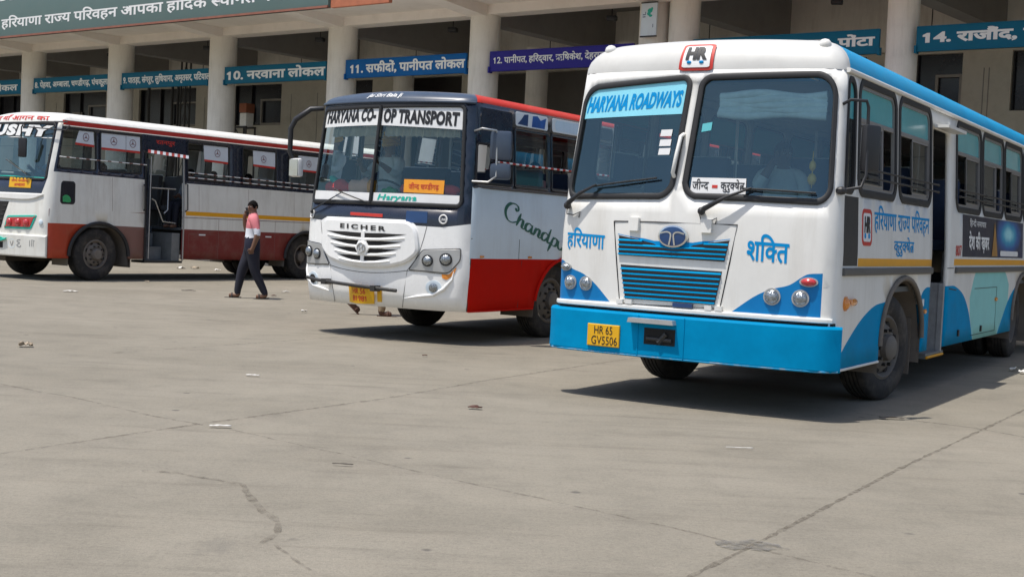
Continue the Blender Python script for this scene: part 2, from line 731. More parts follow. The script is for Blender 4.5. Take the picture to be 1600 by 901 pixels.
# ------------------------------------------------------------------ materials of the place
M = {}
def mk(k, *a, **kw):
    M[k] = paint(k, *a, **kw)
mk('bus_white', (.78, .77, .73), .40, .06, 3, coat=.12, spec=.35, dirt=(.46, .42, .35), dirt_amt=.36, streak=True, bump=.10, bscale=5)
mk('cloudy_white', (.77, .76, .70), .42, .08, 2, coat=.15, dirt=(.40, .35, .27), dirt_amt=.45, streak=True, bump=.08, bscale=5)
mk('moulded_white', (.92, .92, .90), .25, .04, 3, coat=.5, dirt=(.5, .48, .44), dirt_amt=.15, streak=True)
mk('pale_grey_paint', (.66, .76, .83), .35, .05, 2, coat=.3, dirt=(.36, .36, .35), dirt_amt=.25, streak=True, bump=.04, bscale=5)
mk('sky_blue_paint', (.0, .250, .50), .6, .14, 2.5, spec=.05, dirt=(.0, .32, .60), dirt_amt=.55, bump=.32, bscale=5)
mk('roof_blue', (.003, .30, .58), .5, .1, 2, spec=.25, dirt=(.04, .34, .5), dirt_amt=.35)
mk('deep_blue_paint', (.0, .18, .47), .42, .1, 3, spec=.3, dirt=(.01, .25, .5), dirt_amt=.3)
mk('teal_paint', (.29, .62, .60), .6, .06, 3, spec=.08, dirt=(.15, .38, .38), dirt_amt=.3)
mk('amber_stripe', (.80, .37, .010), .4, .08, 6)
mk('red_paint', (.56, .012, .006), .65, .10, 2, spec=.05, dirt=(.40, .02, .012), dirt_amt=.5)
mk('roof_red', (.50, .03, .018), .5, .1, 2, spec=.2, dirt=(.55, .14, .1), dirt_amt=.3)
mk('orange_red_paint', (.42, .045, .014), .45, .12, 3, coat=.1, dirt=(.25, .1, .07), dirt_amt=.6)
mk('maroon_paint', (.205, .036, .032), .5, .1, 2, spec=.25, dirt=(.23, .12, .095), dirt_amt=.75)
mk('faded_maroon', (.22, .11, .09), .6, .1, 2, dirt=(.2, .13, .1), dirt_amt=.7)
mk('navy_band', (.014, .020, .038), .25, .1, 4, coat=.4)
mk('navy_cap', (.045, .065, .10), .35, .15, 3, coat=.2, dirt=(.1, .12, .15), dirt_amt=.4)
mk('bumper_edge', (.02, .27, .5), .7, .2, 14, dirt=(.42, .40, .36), dirt_amt=1.0, dscale=9, spec=.15)
mk('rubber', (.018, .018, .019), .6, .2, 8)
mk('tyre_rubber', (.028, .026, .025), .85, .25, 10, bump=.3, dirt=(.16, .135, .11), dirt_amt=.65, dscale=4)
mk('rim_steel', (.19, .165, .14), .7, .25, 9, dirt=(.10, .07, .05), dirt_amt=.7)
mk('rim_grey', (.15, .135, .118), .7, .25, 9, dirt=(.08, .06, .05), dirt_amt=.7)
mk('dark_steel', (.05, .048, .046), .5, .2, 8, metal=.4)
mk('black_plastic', (.020, .020, .022), .45, .15, 6)
mk('chassis_black', (.014, .013, .012), .85, .2, 5)
mk('chrome', (.75, .75, .74), .18, .05, 8, metal=1.0)
mk('aluminium', (.52, .52, .51), .4, .1, 12, metal=.8)
mk('silver_paint', (.46, .46, .45), .35, .1, 5, metal=.35, coat=.3)
mk('lamp_lens', (.36, .39, .41), .12, .75, 55, metal=.75, coat=1.0, bump=.9, bscale=70)
mk('amber_lens', (.75, .25, .02), .15, .2, 30, coat=1.0)
mk('red_lens', (.55, .025, .03), .15, .3, 40, coat=1.0)
mk('plate_yellow', (.78, .42, .008), .4, .06, 8)
mk('board_orange', (.86, .34, .02), .5, .08, 9)
mk('letter_black', (.012, .012, .014), .5, .1, 8)
mk('letter_blue', (.0, .27, .62), .55, .1, 8, spec=.15)
mk('letter_red', (.55, .035, .022), .45, .12, 8)
mk('letter_green', (.006, .11, .075), .4, .1, 8)
mk('letter_teal', (.01, .45, .34), .4, .1, 8)
mk('letter_white', (.80, .80, .78), .45, .08, 8)
mk('sticker_white', (.78, .78, .77), .45, .06, 6)
mk('banner_aqua', (.26, .68, .82), .4, .05, 4)
mk('teal_film', (.12, .50, .54), .18, .08, 2, coat=.6)
mk('window_grey', (.26, .25, .24), .5, .1, 8, metal=.3)
mk('window_black', (.016, .018, .026), .2, .1, 5, coat=.5)
mk('inner_lining', (.46, .47, .46), .6, .08, 4)
mk('seat_blue', (.035, .055, .11), .8, .2, 12)
mk('seat_red', (.26, .022, .02), .8, .2, 12)
mk('seat_grey', (.12, .12, .13), .8, .2, 12)
mk('dash_grey', (.10, .11, .115), .6, .15, 6)
mk('cloth_red', (.78, .07, .07), .85, .2, 14, bump=.4)
mk('cloth_cream', (.62, .52, .38), .85, .15, 14, bump=.4)
mk('cloth_skin', (.85, .50, .38), .8, .1, 14, bump=.3)
mk('curtain_pale', (.86, .87, .84), .8, .12, 10, bump=.3)
mk('curtain_white', (.62, .66, .70), .8, .05, 6)
mk('step_grey', (.17, .18, .18), .6, .2, 8)
mk('galvanised', (.36, .37, .38), .55, .2, 10, metal=.4)
mk('mud_flap', (.17, .145, .12), .9, .15, 6)
mk('ad_navy', (.014, .014, .035), .35, .2, 3)
mk('ad_blue', (.02, .10, .34), .35, .35, 5)
mk('ad_teal', (.06, .42, .5), .35, .3, 5)
mk('ad_gold', (.42, .21, .04), .4, .3, 10)
mk('badge_blue', (.01, .05, .16), .3, .1, 8, coat=.5)
mk('cap_white', (.60, .595, .565), .42, .06, 3, coat=.1, spec=.35, dirt=(.42, .40, .36), dirt_amt=.4)
mk('star_maroon', (.16, .03, .04), .6, .1, 9)
mk('stripe_red', (.36, .05, .04), .6, .1, 9)
mk('faint_grey', (.30, .30, .29), .6, .2, 20)
mk('rail_grey', (.10, .098, .095), .5, .2, 10)
mk('green_leaf', (.04, .36, .12), .6, .3, 20)
M['windscreen'] = glass('windscreen', (.74, .93, .94), 1.5, .01, .075, .008, (.62, .92, 1.0))
M['clear_windscreen'] = glass('clear_windscreen', (.84, .95, .95), 1.5, .01, .025, .006, (.62, .92, 1.0))
M['clear_glass'] = glass('clear_glass', (.62, .70, .72), 1.5, .02, .02, .05)
M['smoked_glass'] = glass('smoked_glass', (.20, .23, .25), 1.5, .02, .03, .05)

# ------------------------------------------------------------------ bus builder
class Bus:
    def __init__(self, name, label, k, skin):
        self.k = k
        self.S = skin
        self.root = tag(bus_root(name, k, skin), label, "bus", "buses parked at the terminal")
    # --- walls
    def shell(self, h0, h1, holes, regions, mats, front=None):
        S = self.S
        W, L, r = S.W, S.L, S.r
        s0, s1 = -W - L, L
        if front is None: front = lambda s: h0
        xs = [s0 + i * .5 for i in range(int(L / .5) + 1)]
        xs += [-W - r + 2 * r * i / 6 for i in range(7)]
        xs += [-W + r + (W - 2 * r) * i / 16 for i in range(17)]
        xs += [-r + 2 * r * i / 6 for i in range(7)]
        xs += [r + .25 + i * .35 for i in range(int((L - r) / .35))]
        hs = [h0 + (h1 - h0) * i / 14 for i in range(15)]
        outline = [(s0, h0), (s1, h0), (s1, h1), (s0, h1)]
        # wheel arches and door openings that reach the bottom edge are ordinary holes crossing it
        loops = [subdiv(outline, .1)] + [subdiv(ccw(h), .12) for h in holes] + [subdiv(ccw(p), .12) for p, _ in regions]
        pts = []
        big = [offset(ccw(h), .03) for h in holes]
        for x in xs:
            if not s0 + .02 < x < s1 - .02: continue
            for h in hs[1:-1]:
                if any(inside(b, x, h) for b in big): continue
                pts.append((x, h))
        V, F = cdt(loops, pts, outline, [ccw(h) for h in holes])
        rb = [(ccw(p), bbox(p), m) for p, m in regions]
        faces, mi = [], []
        for f, cx, cy in F:
            mm = 0
            for p, b, m in rb:
                if b[0] <= cx <= b[2] and b[1] <= cy <= b[3] and inside(p, cx, cy): mm = m
            faces.append(f)
            mi.append(mm)
        used = sorted({i for f in faces for i in f})
        ix = {o: n for n, o in enumerate(used)}
        k = len(mats)
        o = mesh_obj('body', [S(*V[i]) for i in used], [tuple(ix[i] for i in f) for f in faces], list(mats) + [M['inner_lining']] * k, self.root, mi, 35)
        md = o.modifiers.new('thickness', 'SOLIDIFY')
        md.thickness = .035
        md.offset = -1
        md.material_offset = k
        # rear wall
        b = MB()
        n = 8
        pts = [S(L + W * i / n, h) for h in (h0, h1) for i in range(n + 1)]
        b.add(pts, [(i, i + 1, n + 2 + i, n + 1 + i) for i in range(n)])
        w = b.build('rear_wall', mats[0], self.root, 40)
        md = w.modifiers.new('thickness', 'SOLIDIFY'); md.thickness = .035; md.offset = -1
        return o
    def roofpt(self, s, a, o=0.0):
        """point on the roof edge: a = 0 at the gutter, 90 where the dome levels off"""
        h1, H, side, front, crown = self.rp
        W, L = self.S.W, self.S.L
        def at(s, a):
            p = self.S(s, h1)
            d, q = 1 - math.cos(R(a)), math.sin(R(a))
            x = p.x * (1 - 2 * side * d / W)
            fr = front if p.y < L / 2 else side
            y = L / 2 + (p.y - L / 2) * (1 - 2 * fr * d / L)
            return Vector((x, y, h1 + H * q + crown * q * q * (1 - (2 * x / W) ** 2)))
        p = at(s, a)
        if o:
            n = (at(s + .01, a) - at(s - .01, a)).cross(at(s, a + 1) - at(s, a - 1))
            p = p + n.normalized() * o
        return p
    def roof(self, h1, H, side, front, mats, matf, crown=.05, name='roof'):
        """domed roof rising from the gutter line at h1"""
        S = self.S
        W, L, r = S.W, S.L, S.r
        ss = [-W - L + i * .6 for i in range(int(L / .6))]
        ss += [-W - r + 2 * r * i / 6 for i in range(7)] + [-W + r + (W - 2 * r) * i / 18 for i in range(1, 18)] + [-r + 2 * r * i / 6 for i in range(7)]
        ss += [r + .1, r + .25] + [r + .5 + i * .5 for i in range(int((L - 1.5 * r) / .5) - 1)] + [L - r + 2 * r * i / 6 for i in range(7)]
        ss += [L + r + (W - 2 * r) * i / 8 for i in range(1, 8)] + [-2 * W - L - r + 2 * r * i / 6 + 0 for i in ()]
        n = len(ss)
        vmid = L / 2
        self.rp = (h1, H, side, front, crown)
        rings = [[self.roofpt(s, a) for s in ss] for a in (0, 12, 25, 38, 52, 66, 78, 90)]
        top = rings[-1]
        for t in (.8, .55, .3, 0.02):
            rr = []
            for p in top:
                x = p.x * t
                y = vmid + (p.y - vmid) * (1 - (1 - t) * .25 * (2 * W / L))
                rr.append(Vector((x, y, h1 + H + crown * (1 - (2 * x / W) ** 2))))
            rings.append(rr)
        v, f, mi = [], [], []
        for rr in rings: v += rr
        for i in range(len(rings) - 1):
            for k in range(n):
                k2 = (k + 1) % n
                f.append((i * n + k, i * n + k2, (i + 1) * n + k2, (i + 1) * n + k))
                c = (v[f[-1][0]] + v[f[-1][2]]) / 2
                mi.append(matf(ss[k], i, c))
        o = mesh_obj(name, v, f, mats, self.root, mi, 50)
        return o
    # --- things on the wall
    def sheet(self, name, poly, off, mat, parent=None, step=.12):
        poly = ccw(poly)
        V, F = split_long(*poly2(poly), step) if bbox(poly)[2] - bbox(poly)[0] > step else poly2(poly)
        return mesh_obj(name, [self.S(x, y, off) for x, y in V], F, mat, parent or self.root, None, 60)
    def write(self, name, g, off, mat, parent=None, step=.15):
        V, F = split_long(g[0], g[1], step)
        return mesh_obj(name, [self.S(x, y, off) for x, y in V], F, mat, parent or self.root)
    def relief(self, name, poly, off, mat, parent=None, bevel=.012, step=.1, base=-.004, holes=()):
        poly = subdiv(ccw(poly), step)
        inner = offset(poly, -bevel)
        S = self.S
        b = MB()
        n = len(poly)
        loops = [inner] + [ccw(h) for h in holes]
        bb = bbox(inner)
        pts = []
        x = bb[0] + step
        while x < bb[2] - step * .5:
            y = bb[1] + step
            while y < bb[3] - step * .5:
                if inside(offset(inner, -.02), x, y): pts.append((x, y))
                y += step
            x += step
        V, F = cdt(loops, pts, inner, [ccw(h) for h in holes])
        b.add([S(x, y, off) for x, y in V], [f for f, _, _ in F])
        a0 = [S(x, y, base) for x, y in poly]
        a1 = [S(x, y, off - bevel * .6) for x, y in poly]
        a2 = [S(x, y, off) for x, y in inner]
        b.add(a0 + a1 + a2, [(i, (i + 1) % n, (i + 1) % n + n, i + n) for i in range(n)] + [(i + n, (i + 1) % n + n, (i + 1) % n + 2 * n, i + 2 * n) for i in range(n)])
        for h in holes:
            h = subdiv(ccw(h), step)
            k = len(h)
            b.add([S(x, y, off) for x, y in h] + [S(x, y, base) for x, y in h], [(i + k, (i + 1) % k + k, (i + 1) % k, i) for i in range(k)])
        return b.build(name, mat, parent or self.root, 40)
    def rim(self, name, loop, w, off, mat, parent=None, step=.1, out=None, base=-.02):
        """frame round an opening: w wide, standing off the wall"""
        loop = subdiv(ccw(loop), step)
        n = len(loop)
        i1 = offset(loop, -w * .5)
        o1 = offset(loop, w * .5 if out is None else out)
        mid_i, mid_o = offset(loop, -w * .3), offset(loop, (w * .5 if out is None else out) - w * .2)
        S = self.S
        rings = [[S(x, y, base) for x, y in i1], [S(x, y, off * .6) for x, y in i1], [S(x, y, off) for x, y in mid_i], [S(x, y, off) for x, y in mid_o], [S(x, y, off * .6) for x, y in o1], [S(x, y, -.004) for x, y in o1]]
        b = MB()
        b.add([p for r_ in rings for p in r_], [(j * n + i, (j + 1) * n + i, (j + 1) * n + (i + 1) % n, j * n + (i + 1) % n) for j in range(5) for i in range(n)])
        return b.build(name, mat, parent or self.root, 40)
    def tube(self, name, pts, r, mat, parent=None, n=8, closed=False):
        b = MB()
        b.tube([self.S(*p) for p in pts], r, n, closed)
        return b.build(name, mat, parent or self.root, 50)
    def run(self, s0, s1, h, off, step=.2):
        k = max(2, int(abs(s1 - s0) / step) + 1)
        return [(s0 + (s1 - s0) * i / (k - 1), h, off) for i in range(k)]
    def disc(self, b, s, h, r, off0, off1, n=18, dome=.0, m=None, ry=None):
        """round lamp or button standing on the wall, added to a mesh collector"""
        S = self.S
        ry = ry or r
        prof = [(1.0, off0), (1.0, off1), (.8, off1 + dome * .45), (.5, off1 + dome * .8), (.2, off1 + dome)]
        vs_, fs_ = [], []
        for q, o in prof:
            for k in range(n):
                t = 2 * PI * k / n
                vs_.append(S(s + r * q * math.cos(t), h + ry * q * math.sin(t), o))
        for i in range(len(prof) - 1):
            for k in range(n):
                k2 = (k + 1) % n
                fs_.append((i * n + k, i * n + k2, (i + 1) * n + k2, (i + 1) * n + k))
        fs_.append(tuple((len(prof) - 1) * n + k for k in range(n)))
        b.add(vs_, fs_, m)
    def lamp(self, name, s, h, r, lens, off=.0, ring='silver_paint', parent=None, dome=.025, ry=None):
        b = MB()
        self.disc(b, s, h, r * 1.22, off - .01, off + .012, 20, .0, 0, (ry or r) * 1.22)
        o = b.build(name, M[ring], parent or self.root, 40)
        b = MB()
        self.disc(b, s, h, r, off + .008, off + .018, 20, dome, 0, ry)
        b.build('lens', M[lens], o, 60)
        return o
    # --- running gear
    def wheel(self, v, door_side, rim_mat='rim_steel', rad=.5, wid=.27, steer=0.0, dual=False, out=.10, rimk=.60):
        W = self.S.W
        sg = 1 if door_side else -1
        w = empty('wheel', (sg * (W / 2 - out - wid / 2), v, rad), steer, self.root)
        b = MB()
        h = wid / 2
        rk = rad * rimk
        def tyre(cx):
            prof = [(-h * .8, rk), (-h, rk + .03), (-h * 1.04, rk + (rad - rk) * .45), (-h * .97, rad * .945), (-h * .82, rad * .985)]
            for g in (-.45, -.15, .15, .45):
                prof += [(h * (g - .05), rad), (h * (g - .045), rad - .014), (h * (g + .045), rad - .014), (h * (g + .05), rad)]
            prof += [(h * .82, rad * .985), (h * .97, rad * .945), (h * 1.04, rk + (rad - rk) * .45), (h, rk + .03), (h * .8, rk)]
            b.lathe([(a + cx, r_) for a, r_ in prof], n=48)
        tyre(0)
        if dual: tyre(-sg * (wid + .06))
        b.build('tyre', M['tyre_rubber'], w, 40)
        b = MB()
        f = lambda pr: [(sg * a, r_) for a, r_ in pr]
        if dual:
            pr = f([(h * .85, rk + .005), (h * .9, rk - .025), (h * .2, rk - .05), (-h * .5, rk * .80), (-h * .6, rk * .5), (-h * .3, .13), (h * .5, .12), (h * .6, .1), (h * .6, .001)])
        else:
            pr = f([(h * .85, rk + .005), (h * .95, rk - .02), (h * .7, rk - .05), (h * .55, rk * .82), (h * .92, rk * .62), (h * 1.0, rk * .5), (h * .95, .125), (h * 1.35, .115), (h * 1.5, .09), (h * 1.5, .001)])
        b.lathe(pr, n=36)
        if sg < 0: b.f = [t[::-1] for t in b.f]
        b.cur = 1
        for k in range(10):
            t = 2 * PI * k / 10
            b.lathe(f([(h * .9 if not dual else -h * .5, .018), (h * 1.22 if not dual else -h * .1, .016), (h * 1.22 if not dual else -h * .1, .001)]), (0, .165 * math.cos(t), .165 * math.sin(t)), n=6)
        b.cur = 2
        for k in range(8):
            t = 2 * PI * (k + .5) / 8
            b.lathe(f([(h * .745 if not dual else -h * .42, .036), (h * .75 if not dual else -h * .4, .001)]), (0, rk * .73 * math.cos(t), rk * .73 * math.sin(t)), n=14)
        b.build('rim', [M[rim_mat], M['dark_steel'], M['chassis_black']], w, 40)
        return w
    def liner(self, arch, depth=.55, door_side=True):
        """inside of a wheel arch"""
        W = self.S.W
        b = MB()
        n = len(arch)
        if door_side: a, c = [self.S(s, h, -.005) for s, h in arch], None
        else: a = [self.S(-W - s, h, -.005) for s, h in arch]
        sg = 1 if door_side else -1
        c = [p - Vector((sg * depth, 0, 0)) for p in a]
        b.add(a + c, [(i, i + 1, n + i + 1, n + i) for i in range(n - 1)])
        b.add(c + [Vector((c[0].x, sum(p.y for p in c) / n, c[0].z))], [(i, i + 1, n) for i in range(n - 1)])
        o = b.build('wheel_arch', M['mud_flap'], self.root, 30)
        return o
    def under(self, z0, z1, half=.62, gaps=()):
        L = self.S.L
        b = MB()
        b.box((0, L / 2 + .2, (z0 + z1) / 2), (half * 2, L - .7, z1 - z0))
        b.tube([(-1.0, gaps[0], .5), (1.0, gaps[0], .5)], .07, 8)
        b.tube([(-.95, gaps[1], .5), (.95, gaps[1], .5)], .1, 8)
        b.box((0, .35, z0 + .12), (half * 1.7, .2, .18))
        b.ball((0, gaps[1], .5), .2, 10)
        return b.build('chassis', M['chassis_black'], self.root)
    def floor(self, z, dv0, dv1):
        W, L = self.S.W, self.S.L
        b = MB()
        w = W / 2 - .06
        b.box((0, (dv0 + .12) / 2 + .0, z), (2 * w, dv0 - .3, .05))
        b.box((-.45, (dv0 + dv1) / 2, z), (2 * w - .9, dv1 - dv0, .048))
        b.box((0, (dv1 + L - .15) / 2, z), (2 * w, L - .15 - dv1, .05))
        b.box((w - .925, (dv0 + dv1) / 2, (z + .4) / 2), (.04, dv1 - dv0, z - .4))
        return b.build('floor', M['dash_grey'], self.root)
    def seats(self, z, mat, rows, sides=(-1, 1), skip=()):
        proto = None
        for i, v in enumerate(rows):
            for sd in sides:
                if (i, sd) in skip: continue
                if proto is None:
                    b = MB()
                    b.rbox((0, 0, .42), (.86, .44, .12), .03)
                    proto = b.build('seat', M[mat], self.root, 40)
                    b = MB()
                    b.rbox((0, .2, .80), (.86, .12, .72), .04, Matrix.Rotation(R(-8), 3, 'X'))
                    b.build('backrest', M[mat], proto, 40)
                    b = MB()
                    b.tube([(-.4, .26, .7), (-.4, .30, 1.16), (.4, .30, 1.16), (.4, .26, .7)], .016, 6)
                    for x in (-.35, .35): b.tube([(x, 0, 0), (x, 0, .38)], .02, 6)
                    b.build('seat_frame', M['aluminium'], proto, 40)
                    o = proto
                else:
                    o = proto.copy(); COL.objects.link(o); o.parent = self.root
                    for c in proto.children:
                        d = c.copy(); COL.objects.link(d); d.parent = o
                o.location = (sd * (self.S.W / 2 - .55), v, z)
    def seam(self, b, pts, r=.004, off=.001):
        b.tube([self.S(s, h, off) for s, h in pts], r, 4)

def mirror_head(name, c, size, rz, mat, parent, tilt=0.0):
    b = MB()
    rot = Matrix.Rotation(rz, 3, 'Z') @ Matrix.Rotation(tilt, 3, 'X')
    b.rbox(c, size, min(size) * .4, rot)
    o = b.build(name, mat, parent, 50)
    g = MB()
    k = Vector(c) + rot @ Vector((0, size[1] * .5 + .002, 0))
    g.box(k, (size[0] * .84, .004, size[2] * .88), rot)
    g.build('mirror_glass', M['chrome'], o)
    return o

def star_badge(b, S, s, h, r, off):
    """ring with a three-pointed star"""
    ring = [S(s + r * math.cos(2 * PI * i / 22), h + r * math.sin(2 * PI * i / 22), off) for i in range(22)]
    b.tube(ring, r * .07, 4, True)
    for k in range(3):
        a = R(90 + 120 * k)
        tip = (s + r * .95 * math.cos(a), h + r * .95 * math.sin(a))
        l_ = (s + r * .17 * math.cos(a + R(60)), h + r * .17 * math.sin(a + R(60)))
        r_ = (s + r * .17 * math.cos(a - R(60)), h + r * .17 * math.sin(a - R(60)))
        b.add([S(*tip, off), S(*l_, off), S(s, h, off), S(*r_, off)], [(0, 1, 2, 3)])

def printed_glow(name, centre, size):
    """printed picture: a pale blue globe of light on a dark blue field"""
    m, n, l, b = nmat(name)
    tc = n.new("ShaderNodeTexCoord")
    mp = n.new("ShaderNodeMapping")
    mp.inputs["Location"].default_value = [-c / k for c, k in zip(centre, size)]
    mp.inputs["Scale"].default_value = [1 / k for k in size]
    l.new(tc.outputs["Object"], mp.inputs["Vector"])
    g = n.new("ShaderNodeTexGradient"); g.gradient_type = 'SPHERICAL'
    nz = n.new("ShaderNodeTexNoise"); nz.inputs["Scale"].default_value = 5; nz.inputs["Detail"].default_value = 5
    l.new(tc.outputs["Object"], nz.inputs["Vector"])
    l.new(mp.outputs[0], g.inputs["Vector"])
    ad = n.new("ShaderNodeMath"); ad.operation = 'MULTIPLY_ADD'; ad.inputs[1].default_value = .25
    l.new(nz.outputs["Fac"], ad.inputs[0]); l.new(g.outputs["Fac"], ad.inputs[2])
    r = n.new("ShaderNodeValToRGB")
    e = r.color_ramp.elements
    e[0].position, e[0].color = .12, (.015, .02, .07, 1)
    e[1].position, e[1].color = .95, (.35, .75, .82, 1)
    q = e.new(.45); q.color = (.015, .10, .34, 1)
    q = e.new(.70); q.color = (.02, .32, .52, 1)
    l.new(ad.outputs[0], r.inputs["Fac"])
    l.new(r.outputs["Color"], b.inputs["Base Color"])
    b.inputs["Roughness"].default_value = .4
    return m
M['ad_print'] = printed_glow('ad_print', (1.265, 7.55, 1.66), (1.0, .95, .26))
# ================================================================== the white and blue bus
def build_blue_bus():
    B = Bus('roadways_bus', 'white and sky blue bus with twin round-cornered windscreens and blue bumper, nearest the camera', 3, SKIN3)
    S, W, root = B.S, B.S.W, B.root
    L = S.L
    wsL = rpoly([(-2.485, 1.755), (-1.43, 1.78), (-1.36, 2.80), (-2.465, 2.725)], [.09, .11, .07, .14], 7)
    wsR = rpoly([(-1.315, 1.79), (-.045, 1.77), (-.045, 2.82), (-1.245, 2.795)], [.11, .12, .17, .08], 7)
    w0 = rpoly([(.20, 1.88), (.46, 1.88), (.46, 2.80), (.20, 2.80)], [.05, .08, .12, .05], 5)
    wins = [(.60, 1.84), (1.97, 3.22), (4.42, 5.75), (5.86, 7.16), (7.26, 8.52), (8.62, 9.88), (9.98, 11.2)]
    holes = [wsL, wsR, w0] + [rrect(a, 1.88, b_, 2.82, .12) for a, b_ in wins]
    lw = [(-W - b_, -W - a) for a, b_ in [(.5, 1.7), (1.85, 3.05), (3.2, 4.4), (4.55, 5.75), (5.9, 7.1), (7.25, 8.45), (8.6, 9.8)]]
    holes += [rrect(a, 1.9, b_, 2.8, .12) for a, b_ in lw]
    door = rrect(3.32, .30, 4.03, 2.66, .04)
    arch1 = [(1.46, .3), (1.46, .55)] + arc(2.24, .58, .78, .57, 178, 2, 18) + [(3.02, .55), (3.02, .3)]
    arch2 = [(8.0, .3), (8.0, .55)] + arc(8.8, .58, .80, .57, 178, 2, 18) + [(9.6, .55), (9.6, .3)]
    lar1 = [(-W - x, y) for x, y in arch1]
    lar2 = [(-W - x, y) for x, y in arch2]
    holes += [door, arch1, arch2, lar1, lar2]
    hood_u = [(-1.89, 1.43), (-1.60, 1.385), (-1.37, 1.35), (-1.14, 1.385), (-.87, 1.43), (-.905, 1.25), (-1.885, 1.26)]
    hood_l = [(-1.86, 1.18), (-.92, 1.17), (-.97, .89), (-1.80, .89)]
    M_ = ['bus_white', 'deep_blue_paint', 'sky_blue_paint', 'teal_paint', 'amber_stripe', 'black_plastic', 'window_black']
    blueL = spline([(-2.58, 1.19), (-2.47, 1.18), (-2.35, 1.115), (-2.23, 1.075), (-2.10, .99), (-1.95, .85)], 4) + [(-2.6, .84)]
    blueR = spline([(-.82, .845), (-.64, .98), (-.50, 1.05), (-.36, 1.09), (-.26, 1.16), (-.20, 1.19), (-.085, 1.20)], 4) + [(-.085, .845)]
    regions = [
        (blueL, 1), (blueR, 1),
        (spline([(.07, .39), (.22, .50), (.42, .62), (.82, .80), (1.22, .91), (1.60, .94)], 5) + [(1.60, .39)], 2),
        (spline([(2.9, .90), (2.98, .99), (3.14, 1.045), (3.33, 1.05)], 5) + [(3.33, .39), (2.9, .39)], 2),
        ([(4.02, .39), (4.02, 1.05)] + spline([(4.25, 1.05), (4.50, 1.04), (4.94, .94), (5.30, .73), (5.60, .39)], 5), 2),
        ([(5.60, .385), (5.34, .72), (5.30, .90)] + spline([(5.34, .95), (5.52, 1.16), (5.75, 1.225), (7.1, 1.225), (7.45, 1.17), (7.72, 1.02)], 5) + [(7.72, .79), (7.08, .385)], 3),
        (spline([(7.05, .38), (7.35, .58), (7.75, .82), (8.2, .98), (8.8, 1.10), (9.6, 1.16)], 5) + [(9.6, .38)], 2),
        ([(.635, 1.26), (3.32, 1.26), (3.32, 1.33), (.635, 1.33)], 4), ([(4.36, 1.27), (11.3, 1.27), (11.3, 1.34), (4.36, 1.34)], 4),
        ([(.20, 1.265), (.62, 1.265), (.62, 1.84), (.20, 1.84)], 5),
        (hood_u, 6), (hood_l, 6),
    ]
    B.shell(.405, 2.86, holes, regions, [M[m] for m in M_])
    def rm(s, i, c):
        if i < 6: return 0 if -W - .2 < s < .2 else 1
        return 0 if c.y < .75 else 1
    B.roof(2.86, .25, .28, .25, [M['cap_white'], M['roof_blue']], rm, .035)
    # gutter along the roof edge, rub rail, marker lamps
    B.tube('gutter', B.run(.10, L - .15, 2.862, .012, .4), .022, M['bus_white'])
    for a, b_ in ((.20, 3.30), (4.42, 11.3)):
        B.relief('rub_rail', [(a, 1.185), (b_, 1.185), (b_, 1.25), (a, 1.25)], .03, M['rail_grey'], bevel=.015, step=.3)
    for s in (-2.30, -.22):
        b = MB(); b.ball(S(s, 2.86) + Vector((0, .14, .215)), (.055, .055, .05), 12)
        b.build('roof_marker_lamp', M['bus_white'], root, 60)
    # windscreens
    for lp in (wsL, wsR):
        f = B.rim('windscreen_frame', lp, .05, .015, M['rubber'])
        B.sheet('windscreen_pane', offset(ccw(lp), -.01), -.012, M['windscreen'], f)
    d0 = B.tube('windscreen_handle', [(-1.37, 2.31, .0), (-1.372, 2.28, .05), (-1.395, 2.1, .055), (-1.41, 1.97, .05), (-1.412, 1.94, 0)], .017, M['bus_white'])
    # lettering on the left glass
    ban = B.sheet('glass_banner', [(-2.475, 2.45), (-1.40, 2.485), (-1.375, 2.77), (-1.40, 2.785), (-2.37, 2.715), (-2.45, 2.66)], -.004, M['banner_aqua'])
    B.write('lettering', fit(lay('HARYANA ROADWAYS', .045), -2.42, 2.50, -1.44, 2.645, .18, .045), -.001, M['letter_blue'], ban)
    for y in (2.32, 2.235, 2.16):
        B.sheet('glass_sticker', [(-1.60, y - .028), (-1.49, y - .025), (-1.485, y + .032), (-1.595, y + .028)], -.005, M['sticker_white'])
    B.sheet('glass_sticker', [(-1.21, 2.33), (-1.12, 2.345), (-1.115, 2.415), (-1.205, 2.40)], -.005, M['teal_film'])
    brd = B.sheet('destination_board', [(-1.255, 1.815), (-.76, 1.815), (-.765, 1.945), (-1.25, 1.945)], -.004, M['sticker_white'])
    B.write('lettering', join2(fit(lay('जीन्द', .012), -1.24, 1.84, -1.09, 1.935), fit(lay('कुरुक्षेत्र', .012), -.985, 1.825, -.775, 1.935)), -.001, M['letter_black'], brd)
    B.sheet('lettering', [(-1.06, 1.86), (-1.01, 1.86), (-1.01, 1.885), (-1.06, 1.885)], -.001, M['letter_red'], brd)
    # rolled sun curtain behind the right glass
    b = MB()
    for k in range(5):
        z = 2.50 + k * .042
        b.tube([S(s, z, -.10 - .02 * math.sin(7 * s + k)) + Vector((0, 0, .012 * math.sin(9 * s + 2 * k))) for s in [-1.10 + i * .96 / 14 for i in range(15)]], .034, 8)
    b.build('rolled_curtain', M['curtain_pale'], root, 60)
